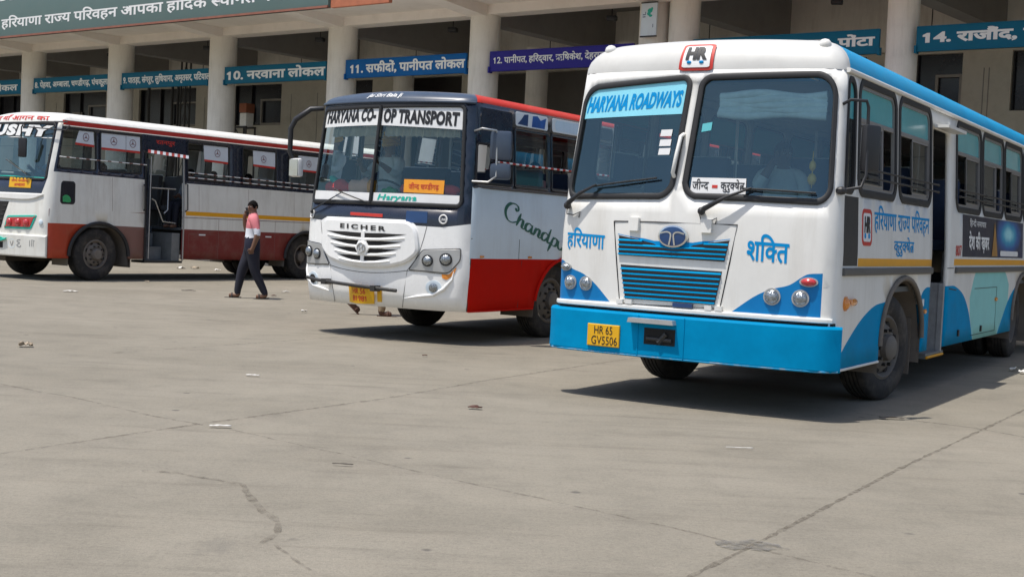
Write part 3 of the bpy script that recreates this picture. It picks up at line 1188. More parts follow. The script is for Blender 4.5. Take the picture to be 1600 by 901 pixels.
    # wipers
    for (a, e, t0, t1) in (((-2.44, 1.67), (-2.15, 1.855), (-2.20, 1.84), (-1.56, 1.925)), ((-1.12, 1.66), (-.70, 1.86), (-.78, 1.855), (-.17, 1.835))):
        b = MB()
        b.tube([S(a[0], a[1], .03), S(a[0] + .04, a[1] + .02, .075), S((a[0] + e[0]) / 2, (a[1] + e[1]) / 2 + .01, .07), S(*e, .05)], [.022, .024, .016, .008], 8)
        b.ball(S(a[0], a[1], .035), .035, 10)
        w = b.build('wiper', M['black_plastic'], root, 50)
        b = MB()
        b.tube([S(t0[0] + (t1[0] - t0[0]) * i / 8, t0[1] + (t1[1] - t0[1]) * i / 8, .038 + .008 * (i in (2, 3, 4, 5))) for i in range(9)], .009, 6)
        b.build('wiper_blade', M['rubber'], w)
        b = MB()
        hp = [S(a[0] - .02, a[1] - .03, .02), S(a[0] + .0, a[1] - .075, .03), S(a[0] + .08, a[1] - .08, .03), S(a[0] + .13, a[1] - .05, .01), S(a[0] + .12, a[1] - .10, .005)]
        b.tube(hp, .005, 5)
        b.build('washer_hose', M['rubber'], w)
    # bonnet hatch, grille, badge
    b = MB()
    B.seam(b, [(-1.95, 1.55), (-1.5, 1.557), (-.81, 1.56), (-.86, 1.25), (-.925, .86), (-1.4, .85), (-1.85, .845), (-1.90, 1.2), (-1.95, 1.55)], .006)
    hatch = b.build('bonnet_hatch', M['letter_black'], root)
    for s, h in ((-1.74, 1.545), (-1.07, 1.555)):
        b = MB(); b.prism([(s - .05, h - .07), (s + .045, h - .07), (s + .045, h + .04), (s - .05, h + .04)], lambda x, y: S(x, y, -.01), lambda x, y: S(x, y, .035))
        b.build('hinge', M['bus_white'], hatch, 30)
    for s, h in ((-1.84, .862), (-1.75, .865), (-1.02, .862), (-.93, .862)):
        b = MB(); b.prism([(s - .03, h - .02), (s + .03, h - .02), (s + .03, h + .02), (s - .03, h + .02)], lambda x, y: S(x, y, -.01), lambda x, y: S(x, y, .03))
        b.build('latch', M['bus_white'], hatch, 30)
    b = MB(); b.prism([(-1.335, .85), (-1.16, .85), (-1.16, .885), (-1.335, .885)], lambda x, y: S(x, y, -.01), lambda x, y: S(x, y, .03))
    b.build('handle', M['badge_blue'], hatch)
    b = MB()
    def slat(y, xa, xb, t=.015, o=.022):
        n = 6
        xs = [xa + (xb - xa) * i / n for i in range(n + 1)]
        vs_ = [S(x, y + t * .5, .004) for x in xs] + [S(x, y - t * .1, o) for x in xs] + [S(x, y - t * .6, o) for x in xs] + [S(x, y - t * .6, .004) for x in xs]
        k = n + 1
        b.add(vs_, [(j * k + k + i, j * k + k + i + 1, j * k + i + 1, j * k + i) for j in range(3) for i in range(n)])
        for e in (0, n):
            b.add([vs_[e], vs_[k + e], vs_[2 * k + e], vs_[3 * k + e]], [(0, 1, 2, 3), (3, 2, 1, 0)])
    def edge(poly, y):
        xs = []
        for i in range(len(poly)):
            p, q = poly[i], poly[(i + 1) % len(poly)]
            if (p[1] > y) != (q[1] > y): xs.append(p[0] + (q[0] - p[0]) * (y - p[1]) / (q[1] - p[1]))
        return sorted(xs)
    for y in (1.393, 1.352, 1.313, 1.275):
        xs = edge(hood_u, y)
        for i in range(0, len(xs) - 1, 2): slat(y, xs[i] + .003, xs[i + 1] - .003)
    for y in (1.148, 1.107, 1.066, 1.025, .984, .943, .905):
        xs = edge(hood_l, y)
        slat(y, xs[0] + .003, xs[-1] - .003)
    b.build('grille', M['sky_blue_paint'], root)
    # blue edge under the badge
    v_, f_ = ribbon(spline([(-1.90, 1.44), (-1.60, 1.395), (-1.37, 1.355), (-1.14, 1.395), (-.865, 1.44)], 5), [.006] * 4 + [.022] * 3 + [.045] * 7 + [.022] * 3 + [.006] * 4)
    B.write('grille_edge', (v_, f_), .004, M['letter_blue'])
    b = MB(); B.disc(b, -1.365, 1.44, .135, .0, .03, 28, .006, 0, .092)
    bd = b.build('badge', M['chrome'], root, 40)
    b = MB(); B.disc(b, -1.365, 1.44, .118, .03, .037, 28, .004, 0, .079)
    b.build('badge_field', M['badge_blue'], bd, 40)
    tl = [ribbon(spline([(-1.475, 1.465), (-1.42, 1.478), (-1.385, 1.468), (-1.378, 1.44), (-1.39, 1.367)], 4), [.012] * 8 + [.014] * 9),
          ribbon(spline([(-1.255, 1.465), (-1.31, 1.478), (-1.345, 1.468), (-1.352, 1.44), (-1.34, 1.367)], 4), [.012] * 8 + [.014] * 9)]
    B.write('badge_mark', join2(*tl), .0455, M['chrome'], bd)
    # words on the front
    B.write('lettering', fit(lay('हरियाणा', .02), -2.43, 1.285, -2.03, 1.485, 0, -.03), .003, M['letter_blue'])
    B.write('lettering', fit(lay('शक्ति', .022), -.72, 1.27, -.37, 1.50, 0, -.03), .003, M['letter_blue'])
    def hr(s0, h0, s1, h1, name='route_emblem', off=.004):
        wv, hv = s1 - s0, h1 - h0
        o = B.rim(name, rrect(s0, h0, s1, h1, .15 * wv, 4), .12 * wv, .004, M['letter_red'], base=.001)
        B.sheet('emblem_field', rrect(s0 + .07 * wv, h0 + .07 * hv, s1 - .07 * wv, h1 - .07 * hv, .1 * wv), .0025, M['sticker_white'], o)
        B.write('lettering', fit(lay('HR', .045), s0 + .17 * wv, h0 + .33 * hv, s1 - .17 * wv, h1 - .16 * hv, .1), .006, M['letter_black'], o)
        m_ = MB()
        for x in (.27, .70):
            B.disc(m_, s0 + x * wv, h0 + .24 * hv, .085 * wv, .003, .006, 12, 0, 0, .085 * hv)
            B.disc(m_, s0 + (x if x < .5 else x + .05) * wv, h0 + .68 * hv, .06 * wv, .003, .0045, 10, 0, 0, .05 * hv)
        m_.build('emblem_wheels', M['letter_blue'], o)
        return o
    # forehead emblem stands on the rounded roof front
    def forehead(x, y, o=0.006):
        return B.roofpt(x, 70 * y, o)
    def fmesh(name, g, o, mat, par=None):
        bm_ = split_long(g[0], g[1], .06)
        V2 = [(y, x) for x, y in bm_[0]]
        V2, F2 = split_long(V2, bm_[1], .06)
        ob = mesh_obj(name, [forehead(y, x, o) for x, y in V2], F2, mat, par or root)
        return ob
    outer = rrect(-1.49, -.02, -1.16, .74, .05)
    inner_ = rrect(-1.46, .06, -1.19, .66, .03)
    e1 = fmesh('route_emblem', poly2(ccw(outer)), .012, M['letter_red'])
    fmesh('emblem_field', poly2(ccw(inner_)), .018, M['sticker_white'], e1)
    fmesh('lettering', fit(lay('HR', .06), -1.43, .25, -1.22, .61, .0), .024, M['letter_black'], e1)
    b = MB()
    for x in (-1.39, -1.27): b.ball(forehead(x, .19, .022), (.022, .008, .014), 10)
    b.build('emblem_wheels', M['letter_blue'], e1)
    # lamps
    for s in (-2.365, -2.20): B.lamp('headlamp', s, .995, .052, 'lamp_lens', .0)
    B.lamp('side_lamp', -2.43, 1.13, .055, 'lamp_lens', .0, ry=.03)
    for s in (-.49, -.26): B.lamp('headlamp', s, .99, .058, 'lamp_lens', .0)
    B.lamp('side_lamp', -.20, 1.125, .062, 'red_lens', .0, ry=.032)
    # bumper
    bp = [(-W - .13, .41), (.10, .405), (.10, .775), (-W - .13, .775)]
    bump = B.relief('bumper', bp, .075, M['sky_blue_paint'], bevel=.02, step=.1)
    for s_ in (-1.62, -1.20): B.tube('bumper_seam', [(s_, .42, .075), (s_, .76, .076)], .006, M['sky_blue_paint'], bump)
    B.tube('bumper_edge', B.run(-W - .08, .06, .413, .066, .12), .010, M['bumper_edge'], bump)
    B.relief('bumper_gap', [(-W - .1, .775), (.08, .775), (.08, .80), (-W - .1, .80)], .01, M['chassis_black'], bevel=.003, step=.15)
    B.relief('lower_trim', [(-W - .08, .80), (.02, .80), (.02, .838), (-W - .08, .838)], .03, M['bus_white'], bevel=.008, step=.12)
    pl = B.relief('number_plate', [(-2.105, .465), (-1.79, .465), (-1.79, .655), (-2.105, .655)], .092, M['plate_yellow'], bevel=.006, base=.07)
    B.write('lettering', join2(fit(lay('HR 65', .0), -2.035, .57, -1.855, .64), fit(lay('GV5506', .0), -2.06, .48, -1.805, .553)), .0945, M['letter_black'], pl)
    B.relief('tow_recess', [(-1.56, .52), (-1.275, .52), (-1.275, .66), (-1.56, .66)], .079, M['chassis_black'], bevel=.002, base=.07)
    b = MB(); b.tube([S(-1.53, .57, .085), S(-1.30, .565, .085)], .018, 8); b.tube([S(-1.42, .54, .085), S(-1.35, .62, .085)], .025, 8)
    b.build('tow_hook', M['dark_steel'], root, 40)
    b = MB(); b.prism([(-1.69, .70), (-1.27, .70), (-1.28, .738), (-1.68, .738)], lambda x, y: S(x, y, .06), lambda x, y: S(x, y - .0, .15))
    b.build('step_plate', M['silver_paint'], root, 30)
    # side: quarter window, passenger windows
    q = B.rim('quarter_window', w0, .05, .012, M['rubber'])
    B.sheet('tinted_pane', [(.225, 2.48), (.435, 2.48), (.435, 2.72), (.40, 2.775), (.225, 2.775)], -.010, M['teal_film'], q)
    B.sheet('glass_pane', [(.225, 1.9), (.435, 1.9), (.435, 2.48), (.225, 2.48)], -.012, M['smoked_glass'], q)
    def side_window(a, b_, slide, left=False):
        f = B.rim('window', rrect(a, 1.88, b_, 2.82, .12), .065, .012, M['rubber'])
        B.rim('inner_frame', rrect(a + .045, 1.925, b_ - .045, 2.775, .09), .03, -.005, M['window_grey'], f, base=-.03)
        B.sheet('tinted_pane', [(a + .05, 2.50), (b_ - .05, 2.50)] + [(b_ - .05, 2.70), (b_ - .12, 2.77), (a + .12, 2.77), (a + .05, 2.70)], -.018, M['teal_film'], f)
        B.relief('window_bar', [(a + .04, 2.475), (b_ - .04, 2.475), (b_ - .04, 2.515), (a + .04, 2.515)], -.006, M['window_grey'], f, bevel=.004, base=-.03)
        g0, g1 = (a + .05, a + .05 + (b_ - a) * .62) if slide else (a + (b_ - a) * .40, b_ - .05)
        sl = B.sheet('sliding_pane', [(g0, 1.95), (g1, 1.95), (g1, 2.475), (g0, 2.475)], -.022, M['smoked_glass'], f)
        B.rim('pane_frame', [(g0 + .012, 1.955), (g1 - .012, 1.955), (g1 - .012, 2.47), (g0 + .012, 2.47)], .028, -.010, M['window_grey'], f, base=-.03)
        return f
    for i, (a, b_) in enumerate(wins): side_window(a, b_, i in (0, 3, 5))
    for a, b_ in lw: side_window(a, b_, True)
    bars = MB()
    for (s0, s1) in ((.70, 3.36), (4.36, 11.2)):
        for z in (2.01, 2.08):
            bars.tube([S(*p) for p in B.run(s0, s1, z, .055, .5)], .009, 6)
        for s in ([.72, 1.9, 3.34] if s0 < 1 else [4.38, 5.8, 7.2, 8.57, 9.93]):
            for z in (2.01, 2.08): bars.ball(S(s, z, .05), .018, 6)
    bars.build('window_guard_bars', M['dark_steel'], root, 50)
    # flank lettering, emblem, advertisement, fleet number
    hr(.75, 1.455, 1.03, 1.735)
    B.write('lettering', fit(lay('हरियाणा राज्य परिवहन', .012), 1.12, 1.55, 3.17, 1.80, 0, .0), .003, M['letter_blue'])
    B.write('lettering', fit(lay('कुरुक्षेत्र', .014), 1.80, 1.35, 2.55, 1.535), .003, M['letter_blue'])
    ad = B.sheet('advertisement_panel', [(4.76, 1.365), (8.62, 1.365), (8.62, 1.835), (4.76, 1.835)], .003, M['ad_navy'], step=.5)
    B.sheet('ad_picture', [(6.75, 1.37), (8.6, 1.37), (8.6, 1.83), (6.75, 1.83)], .005, M['ad_print'], ad, .4)
    B.sheet('ad_flame', [(6.42, 1.38), (6.78, 1.38), (6.74, 1.52), (6.60, 1.80), (6.52, 1.60)], .007, M['ad_gold'], ad, .4)
    B.sheet('ad_label', rrect(6.95, 1.385, 8.2, 1.45, .03), .008, M['sticker_white'], ad, .4)
    B.write('lettering', fit(lay('देश की ख़बर', .03), 5.08, 1.41, 6.25, 1.66), .007, M['letter_white'], ad)
    B.write('lettering', fit(lay('हिन्दी समाचार', .01), 5.12, 1.70, 6.05, 1.80), .007, M['letter_white'], ad)
    B.write('fleet_number', fit(lay('807', .02), 4.42, 1.37, 4.72, 1.49), .003, M['letter_red'])
    B.lamp('side_marker', .33, .955, .05, 'amber_lens', .0, ring='amber_lens', ry=.05)
    b = MB(); B.disc(b, .50, .965, .10, .0, .03, 12, .01, 0, .03); b.build('side_repeater', M['amber_lens'], root, 40)
    b = MB(); B.disc(b, 3.1, .81, .05, .0, .02, 12, .01, 0, .025); B.disc(b, 6.85, .85, .05, .0, .02, 12, .01, 0, .025)
    b.build('side_reflectors', M['amber_lens'], root, 40)
    b = MB()
    B.seam(b, [(4.2, 1.02), (4.55, 1.0)], .006); B.seam(b, [(5.55, 1.0), (6.9, 1.0), (6.9, .46), (5.45, .46)], .004)
    B.seam(b, [(4.05, 1.24), (4.36, 1.24)], .004)
    for s in (4.75, 6.0): b.box(S(s, .52, .008), (.02, .05, .07))
    b.build('panel_gaps', M['letter_black'], root)
    B.tube('skirt_edge', B.run(.10, 1.44, .408, .004), .012, M['bus_white'])
    # wheel arches, wheels
    for ar, n_ in ((arch1, 1), (arch2, 2)):
        lip = [p for p in ar if p[1] > .41]
        B.tube('arch_lip', [(x, y, .008) for x, y in lip], .026, M['mud_flap'])
        B.liner(ar, .5, True)
        B.liner(ar, .5, False)
    for y_, w_ in ((2.98, .42), (9.62, .6)):
        b = MB(); b.box((W / 2 - .30, y_, .46), (w_, .02, .56)); b.build('mud_flap', M['mud_flap'], root)
    B.wheel(2.04, True, 'rim_grey', .50, .27, R(-11), out=.07)
    B.wheel(2.0, False, 'rim_grey', .50, .27, R(-9), out=.17)
    B.wheel(8.8, True, 'rim_grey', .50, .27, 0, True)
    B.wheel(8.8, False, 'rim_grey', .50, .27, 0, True)
    B.under(.48, .98, .60, (2.02, 8.8))
    B.floor(1.04, 3.3, 4.05)
    # door: folded leaf, steps, canopy strip
    b = MB()
    x = W / 2
    b.box((x - .30, 3.72, .34), (.58, .80, .05)); b.box((x - .72, 3.72, .68), (.28, .78, .05)); b.box((x - .59, 3.72, .52), (.03, .78, .32))
    b.build('door_steps', M['step_grey'], root)
    b = MB(); b.box((x - .29, 3.98, .72), (.56, .03, .72)); b.box((x - .03, 3.98, .72), (.05, .06, .72)); b.box((x - .18, 3.955, .72), (.012, .03, .70))
    b.build('door_lower_leaf', M['galvanised'], root)
    b = MB(); b.box((x + .03, 3.70, 2.675), (.14, .84, .03)); b.build('door_drip_strip', M['bus_white'], root)
    b = MB(); B.seam(b, [(3.31, .33), (4.04, .33)], .014, .004); b.build('door_sill', M['amber_stripe'], root)
    b = MB(); b.tube([(x - .22, 3.40, .75), (x - .22, 3.40, 2.5)], .016, 8); b.tube([(x - .75, 3.36, 1.05), (x - .75, 3.36, 2.55)], .016, 8)
    b.build('grab_pole', M['aluminium'], root)
    b = MB(); b.box(S(3.02, .9, .006), (.006, .07, .07)); b.build('door_sticker', M['sticker_white'], root)
    # mirror on the door side
    arm = MB()
    arm.tube([S(.06, 2.58, .0), S(.06, 2.60, .08), S(.16, 2.60, .16), S(.19, 2.55, .17), S(.19, 2.0, .17), S(.16, 1.90, .14), S(.05, 1.87, .0)], .014, 8)
    a_ = arm.build('mirror', M['black_plastic'], root, 50)
    mirror_head('mirror_head', S(.26, 2.22, .18), (.17, .07, .38), R(62), M['black_plastic'], a_)
    b = MB(); b.ball(S(.06, 1.87, .02), (.05, .05, .035), 10); b.build('mirror_bracket', M['black_plastic'], a_)
    # inside: dashboard, steering wheel, seats, driver's partition
    b = MB()
    b.rbox((0, .58, 1.50), (W - .25, .5, .34), .08); b.rbox((-.62, .72, 1.66), (.6, .4, .16), .06)
    b.build('dashboard', M['dash_grey'], root, 40)
    b = MB(); b.tube([Vector((-.62, .98, 1.66)) + Matrix.Rotation(R(-55), 3, 'X') @ Vector((.25 * math.cos(2 * PI * i / 20), .25 * math.sin(2 * PI * i / 20), 0)) for i in range(20)], .016, 6, True)
    b.tube([(-.62, .98, 1.66), (-.62, .75, 1.45)], .03, 6)
    b.build('steering_wheel', M['black_plastic'], root, 50)
    B.seats(1.06, 'seat_blue', [1.35 + .0, 2.5, 4.75, 5.55, 6.35, 7.15, 7.95, 8.75, 9.55, 10.4], skip=())
    b = MB(); b.box((0, L / 2 + .3, 2.84), (W - .35, L - 1.2, .02)); b.build('ceiling_lining', M['inner_lining'], root)
    b = MB()
    for x_ in (-.35, .4): b.tube([(x_, .9, 2.72), (x_, L - .5, 2.72)], .014, 6)
    for y_ in (1.9, 4.4, 6.7): b.tube([(-.35, y_, 1.06), (-.35, y_, 2.72)], .016, 6)
    b.build('handrails', M['aluminium'], root)
    b = MB(); b.ball(S(-.23, 2.08, -.08), (.03, .03, .045), 10, 0); b.ball(S(-.23, 1.97, -.08), (.04, .03, .05), 10, 0)
    b.tube([S(-.23, 2.2, -.08), S(-.23, 1.9, -.08)], .004, 5)
    b.build('lemon_charm', M['plate_yellow'], root, 60)
    return B
# ================================================================== the white, navy and red bus
def build_red_bus():
    B = Bus('cooperative_bus', 'white-fronted bus with navy windscreen surround and red skirt, middle one of the three', 2, SKIN2)
    S, W, L, root = B.S, B.S.W, B.S.L, B.root
    ws = rpoly([(-2.46, 1.68), (-.11, 1.68), (-.13, 2.90), (-2.44, 2.86)], .06, 4)
    wins = [(.09, .98)] + [(1.05 + .93 * i, 1.88 + .93 * i) for i in range(10)]
    holes = [ws, rrect(.09, 1.98, .98, 2.46, .04)] + [rrect(a, 1.98, b_, 2.70, .03) for a, b_ in wins[1:]]
    lw = [(-W - b_, -W - a) for a, b_ in wins if a < 9.5]
    holes += [rrect(a, 1.98, b_, 2.8, .04) for a, b_ in lw]
    arch1 = [(1.65, .3), (1.65, .52)] + arc(2.40, .52, .75, .55, 178, 2, 18) + [(3.15, .52), (3.15, .3)]
    arch2 = [(7.6, .3), (7.6, .52)] + arc(8.35, .52, .75, .55, 178, 2, 18) + [(9.1, .52), (9.1, .3)]
    holes += [arch1, arch2, [(-W - x, y) for x, y in arch1], [(-W - x, y) for x, y in arch2]]
    fr = [(-2.70, 1.47), (-2.2, 1.44), (-2.08, 1.49), (-.74, 1.49), (-.66, 1.425), (-.34, 1.42), (.035, 1.475), (.035, 3.0), (-2.70, 3.0)]
    M_ = ['moulded_white', 'navy_band', 'pale_grey_paint', 'red_paint', 'window_black']
    regions = [([(.035, 1.05), (L + 1, 1.05), (L + 1, 1.93), (.035, 1.93)], 2), ([(.05, .38), (L + 1, .38), (L + 1, 1.06), (.05, 1.06)], 3), ([(.035, 1.92), (L + 1, 1.92), (L + 1, 3.0), (.035, 3.0)], 4),
               ([(-W - L - 1, 1.05), (-W - .12, 1.05), (-W - .12, 1.93), (-W - L - 1, 1.93)], 2), ([(-W - L - 1, .38), (-W - .12, .38), (-W - .12, 1.06), (-W - L - 1, 1.06)], 3), ([(-W - L - 1, 1.92), (-W - .12, 1.92), (-W - .12, 3.0), (-W - L - 1, 3.0)], 4),
               (fr, 1)]
    B.shell(.41, 2.95, holes, regions, [M[m] for m in M_])
    B.roof(2.95, .11, .30, .32, [M['roof_red'], M['navy_cap']], lambda s, i, c: 1 if ((i < 6 and -W - .2 < s < .045) or (i >= 6 and c.y < .7)) else 0, .035)
    # raised visor strip over the glass
    B.relief('visor_strip', [(-2.57, 2.915), (.03, 2.925), (.03, 2.955), (-2.57, 2.95)], .03, M['navy_cap'], bevel=.01, step=.12)
    def brow(x, y, o=.004): return B.roofpt(x, 60 * y, o)
    V, F = split_long(*fit(lay('Jai Shri Bala Ji', .012), -1.60, .22, -1.03, .75, .0), .06)
    V2 = [(y, x) for x, y in V]
    V2, F2 = split_long(V2, F, .2)
    mesh_obj('lettering', [brow(y, x + (.0), .006) for x, y in V2], F2, M['letter_white'], root)
    f = B.rim('windscreen_frame', ws, .05, .015, M['rubber'])
    B.sheet('windscreen_pane', offset(ws, -.01), -.012, M['clear_windscreen'], f)
    B.tube('windscreen_divider', [(-1.335, 1.68, .012), (-1.325, 2.3, .012), (-1.315, 2.89, .012)], .022, M['rubber'])
    # banners
    ban = B.sheet('glass_banner', [(-2.445, 2.63), (-1.36, 2.645), (-1.35, 2.88), (-2.43, 2.85)], -.004, M['sticker_white'])
    ban2 = B.sheet('glass_banner', [(-1.30, 2.645), (-.14, 2.605), (-.15, 2.875), (-1.29, 2.885)], -.004, M['sticker_white'])
    B.write('lettering', fit(lay('HARYANA CO-', .055, .03), -2.37, 2.675, -1.40, 2.84, .10, .018), -.0005, M['letter_black'], ban)
    B.write('lettering', fit(lay('OP TRANSPORT', .055, .03), -1.27, 2.675, -.20, 2.85, .05, -.03), -.0005, M['letter_black'], ban2)
    st = B.sheet('glass_strip', [(-2.445, 1.685), (-1.365, 1.69), (-1.36, 1.805), (-2.44, 1.82)], -.004, M['sticker_white'])
    st2 = B.sheet('glass_strip', [(-1.31, 1.69), (-.13, 1.685), (-.13, 1.81), (-1.31, 1.81)], -.004, M['sticker_white'])
    B.write('lettering', fit(lay('Haryana', .03), -1.25, 1.70, -.69, 1.795, .35), -.0005, M['letter_teal'], st2)
    bo = B.sheet('destination_board', [(-.865, 1.825), (-.34, 1.82), (-.335, 1.985), (-.87, 1.985)], -.004, M['board_orange'])
    B.write('lettering', fit(lay('जीन्द चण्डीगढ़', .012), -.80, 1.85, -.40, 1.95), -.001, M['letter_red'], bo)
    # fringe, dash cloths and the things lying behind the glass
    b = MB()
    for a, e in ((-2.30, -1.37), (-1.28, -.20)):
        n = 40
        top = [S(a + (e - a) * i / n, 2.64, -.08 + .02 * math.sin(i * 1.7)) for i in range(n + 1)]
        bot = [S(a + (e - a) * i / n, 2.52 + .008 * math.sin(i * 2.3), -.08 + .025 * math.sin(i * 1.7)) for i in range(n + 1)]
        b.add(bot + top, [(i, i + 1, n + 2 + i, n + 1 + i) for i in range(n)])
    b.build('fringe_curtain', M['cloth_cream'], root, 60)
    b = MB(); b.rbox((0, .5, 1.58), (W - .3, .62, .36), .08)
    b.build('dashboard', M['dash_grey'], root, 40)
    def bundle(name, s, h, o, size, mat, seed):
        rnd = random.Random(seed)
        b = MB()
        b.ball((0, 0, 0), size, 16)
        ph = rnd.random() * 6
        b.v = [S(s + v.x, h + v.z * (1 + .3 * math.sin(7 * v.x / size[0] + ph)), o - v.y * (1 + .25 * math.sin(9 * v.x / size[0] + 2 * v.z / size[2] + ph))) for v in b.v]
        return b.build(name, mat, root, 60)
    bundle('dash_cloth', -2.06, 1.87, -.115, (.31, .09, .095), M['cloth_red'], 1)
    bundle('folded_shawl', -1.62, 1.88, -.105, (.26, .085, .10), M['cloth_skin'], 2)
    bundle('gold_cloth', -1.42, 1.88, -.10, (.08, .07, .10), M['board_orange'], 5)
    bundle('dash_cloth', -.58, 1.88, -.125, (.42, .10, .10), M['cloth_red'], 3)
    bundle('green_garland', -1.12, 1.84, -.09, (.13, .06, .05), M['green_leaf'], 4)
    b = MB(); p = S(-2.17, 1.96, -.12); b.tube([p + Vector((-.09, 0, .05)), p + Vector((-.05, 0, .03)), p + Vector((.08, 0, -.05))], [.02, .045, .045], 10)
    b.build('teal_bottle', M['letter_teal'], root, 50)
    b = MB(); b.tube([Vector((-.62, .95, 1.86)) + Matrix.Rotation(R(-35), 3, 'X') @ Vector((.25 * math.cos(2 * PI * i / 20), .25 * math.sin(2 * PI * i / 20), 0)) for i in range(20)], .016, 6, True)
    b.build('steering_wheel', M['black_plastic'], root, 50)
    # ---- moulded front: shield, slots, badge
    shield = rpoly([(-2.06, 1.475), (-.735, 1.475), (-.64, 1.38), (-.60, 1.10), (-.76, .97), (-1.02, .905), (-1.36, .885), (-1.70, .905), (-1.98, .97), (-2.13, 1.10), (-2.12, 1.36)], .05, 3)
    sh = B.relief('grille_shield', shield, .055, M['moulded_white'], bevel=.03, step=.08)
    def band(a, e, h, dip, t, o, n=24):
        xs = [a + (e - a) * i / n for i in range(n + 1)]
        up_ = [(x, h - dip * (1 - ((x - (a + e) / 2) / ((e - a) / 2)) ** 2) + t * min(1, 3.5 * min(i, n - i) / n) / 2) for i, x in enumerate(xs)]
        lo = [(x, h - dip * (1 - ((x - (a + e) / 2) / ((e - a) / 2)) ** 2) - t * min(1, 3.5 * min(i, n - i) / n) / 2) for i, x in enumerate(xs)]
        return [S(x, y, o) for x, y in lo] + [S(x, y, o) for x, y in up_], [(i, i + 1, n + 2 + i, n + 1 + i) for i in range(n)]
    slots, lips = MB(), MB()
    for a, e, h in ((-2.02, -.75, 1.315), (-1.955, -.80, 1.22), (-1.88, -.86, 1.125), (-1.80, -.94, 1.03)):
        mid = (a + e) / 2
        slots.add(*band(a, e, h, .035, .056, .0575))
        n = 20
        lips.tube([S(a + .03 + (e - a - .06) * i / n, h - .050 - .035 * (1 - ((i - n / 2) / (n / 2)) ** 2), .058) for i in range(n + 1)], [.006 + .012 * min(1, 4 * min(i, n - i) / n) for i in range(n + 1)], 8)
    slots.build('grille_slots', M['chassis_black'], sh)
    lips.build('grille_blades', M['moulded_white'], sh, 50)
    b = MB(); b.prism([(-1.395, .95), (-1.345, .95), (-1.345, 1.33), (-1.395, 1.33)], lambda x, y: S(x, y, .04), lambda x, y: S(x, y, .072)); b.build('grille_spine', M['moulded_white'], sh)
    b = MB(); B.disc(b, -1.37, 1.125, .105, .05, .082, 6, .012, 0, .098); bd = b.build('badge', M['moulded_white'], root, 30)
    b = MB(); b.tube([S(-1.37 + .058 * math.cos(i * PI / 12), 1.125 + .056 * math.sin(i * PI / 12), .096) for i in range(24)], .009, 6, True)
    for q in (0, 1): b.tube([S(-1.37 + (-1) ** q * .03, 1.125 - .04, .096), S(-1.37 + (-1) ** q * .012, 1.125, .098), S(-1.37 + (-1) ** q * .034, 1.125 + .036, .096)], .008, 5)
    b.build('badge_ring', M['aluminium'], bd, 50)
    B.write('grille_letters', fit(lay('EICHER', .04, .22), -1.76, 1.355, -1.04, 1.415, 0, -.02), .060, M['dark_steel'], sh)
    b = MB()
    for m_ in (0, 1):
        fx = (lambda s: s) if m_ == 0 else (lambda s: -2.73 - s)
        B.seam(b, [(fx(s), h) for s, h in ((-.52, 1.43), (-.555, 1.28), (-.60, 1.12), (-.66, 1.0), (-.755, .88), (-.79, .6), (-.81, .42))], .0035)
    B.seam(b, [(-.755, .875), (-.4, .862), (-.235, .855)], .003); B.seam(b, [(-1.975, .875), (-2.3, .862)], .003)
    n = 16
    B.seam(b, [(-1.97 + 1.21 * i / n, .875 - .055 * (1 - ((i - n / 2) / (n / 2)) ** 2)) for i in range(n + 1)], .0035)
    b.build('panel_gaps', M['dark_steel'], root)
    # headlamp housings
    hl = rpoly([(-.56, 1.14), (-.085, 1.175), (-.085, 1.03), (-.23, .87), (-.735, .885)], [.03, .02, .03, .03, .02], 4)
    hr_ = [(-2.73 - s, h) for s, h in hl]
    hr_ = ccw([(max(-2.59, s), h) for s, h in hr_])
    for pl, cs in ((hl, ((-.49, 1.01, .058), (-.265, 1.035, .063))), (hr_, ((-2.24, 1.01, .058), (-2.42, 1.035, .06)))):
        h_ = B.relief('headlamp_housing', pl, .012, M['silver_paint'], bevel=.01, step=.06)
        b = MB()
        lp = subdiv(ccw(pl), .05)
        b.tube([S(x, y, .008) for x, y in lp], .0045, 6, True)
        b.build('housing_shade_line', M['dark_steel'], h_, 40)  # thin dark outline stands in for the shading round the housing
        for s, h, r in cs: B.lamp('headlamp', s, h, r, 'lamp_lens', .012, 'rubber', h_, .03)
    B.sheet('indicator_lens', spline([(-.31, .855), (-.22, .86), (-.135, .95), (-.16, .87), (-.24, .795), (-.30, .81)], 4), .006, M['amber_lens'], step=.5)
    for s in (-.40, -2.33):
        b = MB(); B.disc(b, s, .69, .10, -.003, .003, 20, .0, 0, .085); o = b.build('fog_lamp', M['pale_grey_paint'], root, 40)
        b = MB(); B.disc(b, s, .69, .052, .004, .02, 16, .01, 0, .055); b.build('lens', M['lamp_lens'] if s > -1 else M['chassis_black'], o, 40)
        sg = 1 if s > -1 else -1
        b = MB()
        b.tube([S(s - sg * .42, .53, -.004), S(s - sg * .2, .57, .001), S(s + sg * .0, .60, .003), S(s + sg * .13, .68, .003), S(s + sg * .22, .80, .001), S(s + sg * .235, .90, .002)], [.004, .016, .022, .022, .016, .004], 8)
        b.build('bumper_crease', M['moulded_white'], root, 60)
    # bull bar, plate, stickers
    b = MB(); b.tube([S(-2.32 + 1.48 * i / 8, .705 - .065 * i / 8, .10) for i in range(9)], .022, 8)
    for s in (-1.98, -1.16): b.box(S(s, .695 - .044 * (s + 2.32), .07), (.07, .12, .07))
    b.build('push_bar', M['dark_steel'], root, 50)
    n = 10
    b = MB()
    xs = [-1.60 + .40 * i / n for i in range(n + 1)]
    bend = lambda i: .045 + .05 * (1 - ((i - n / 2) / (n / 2)) ** 2)
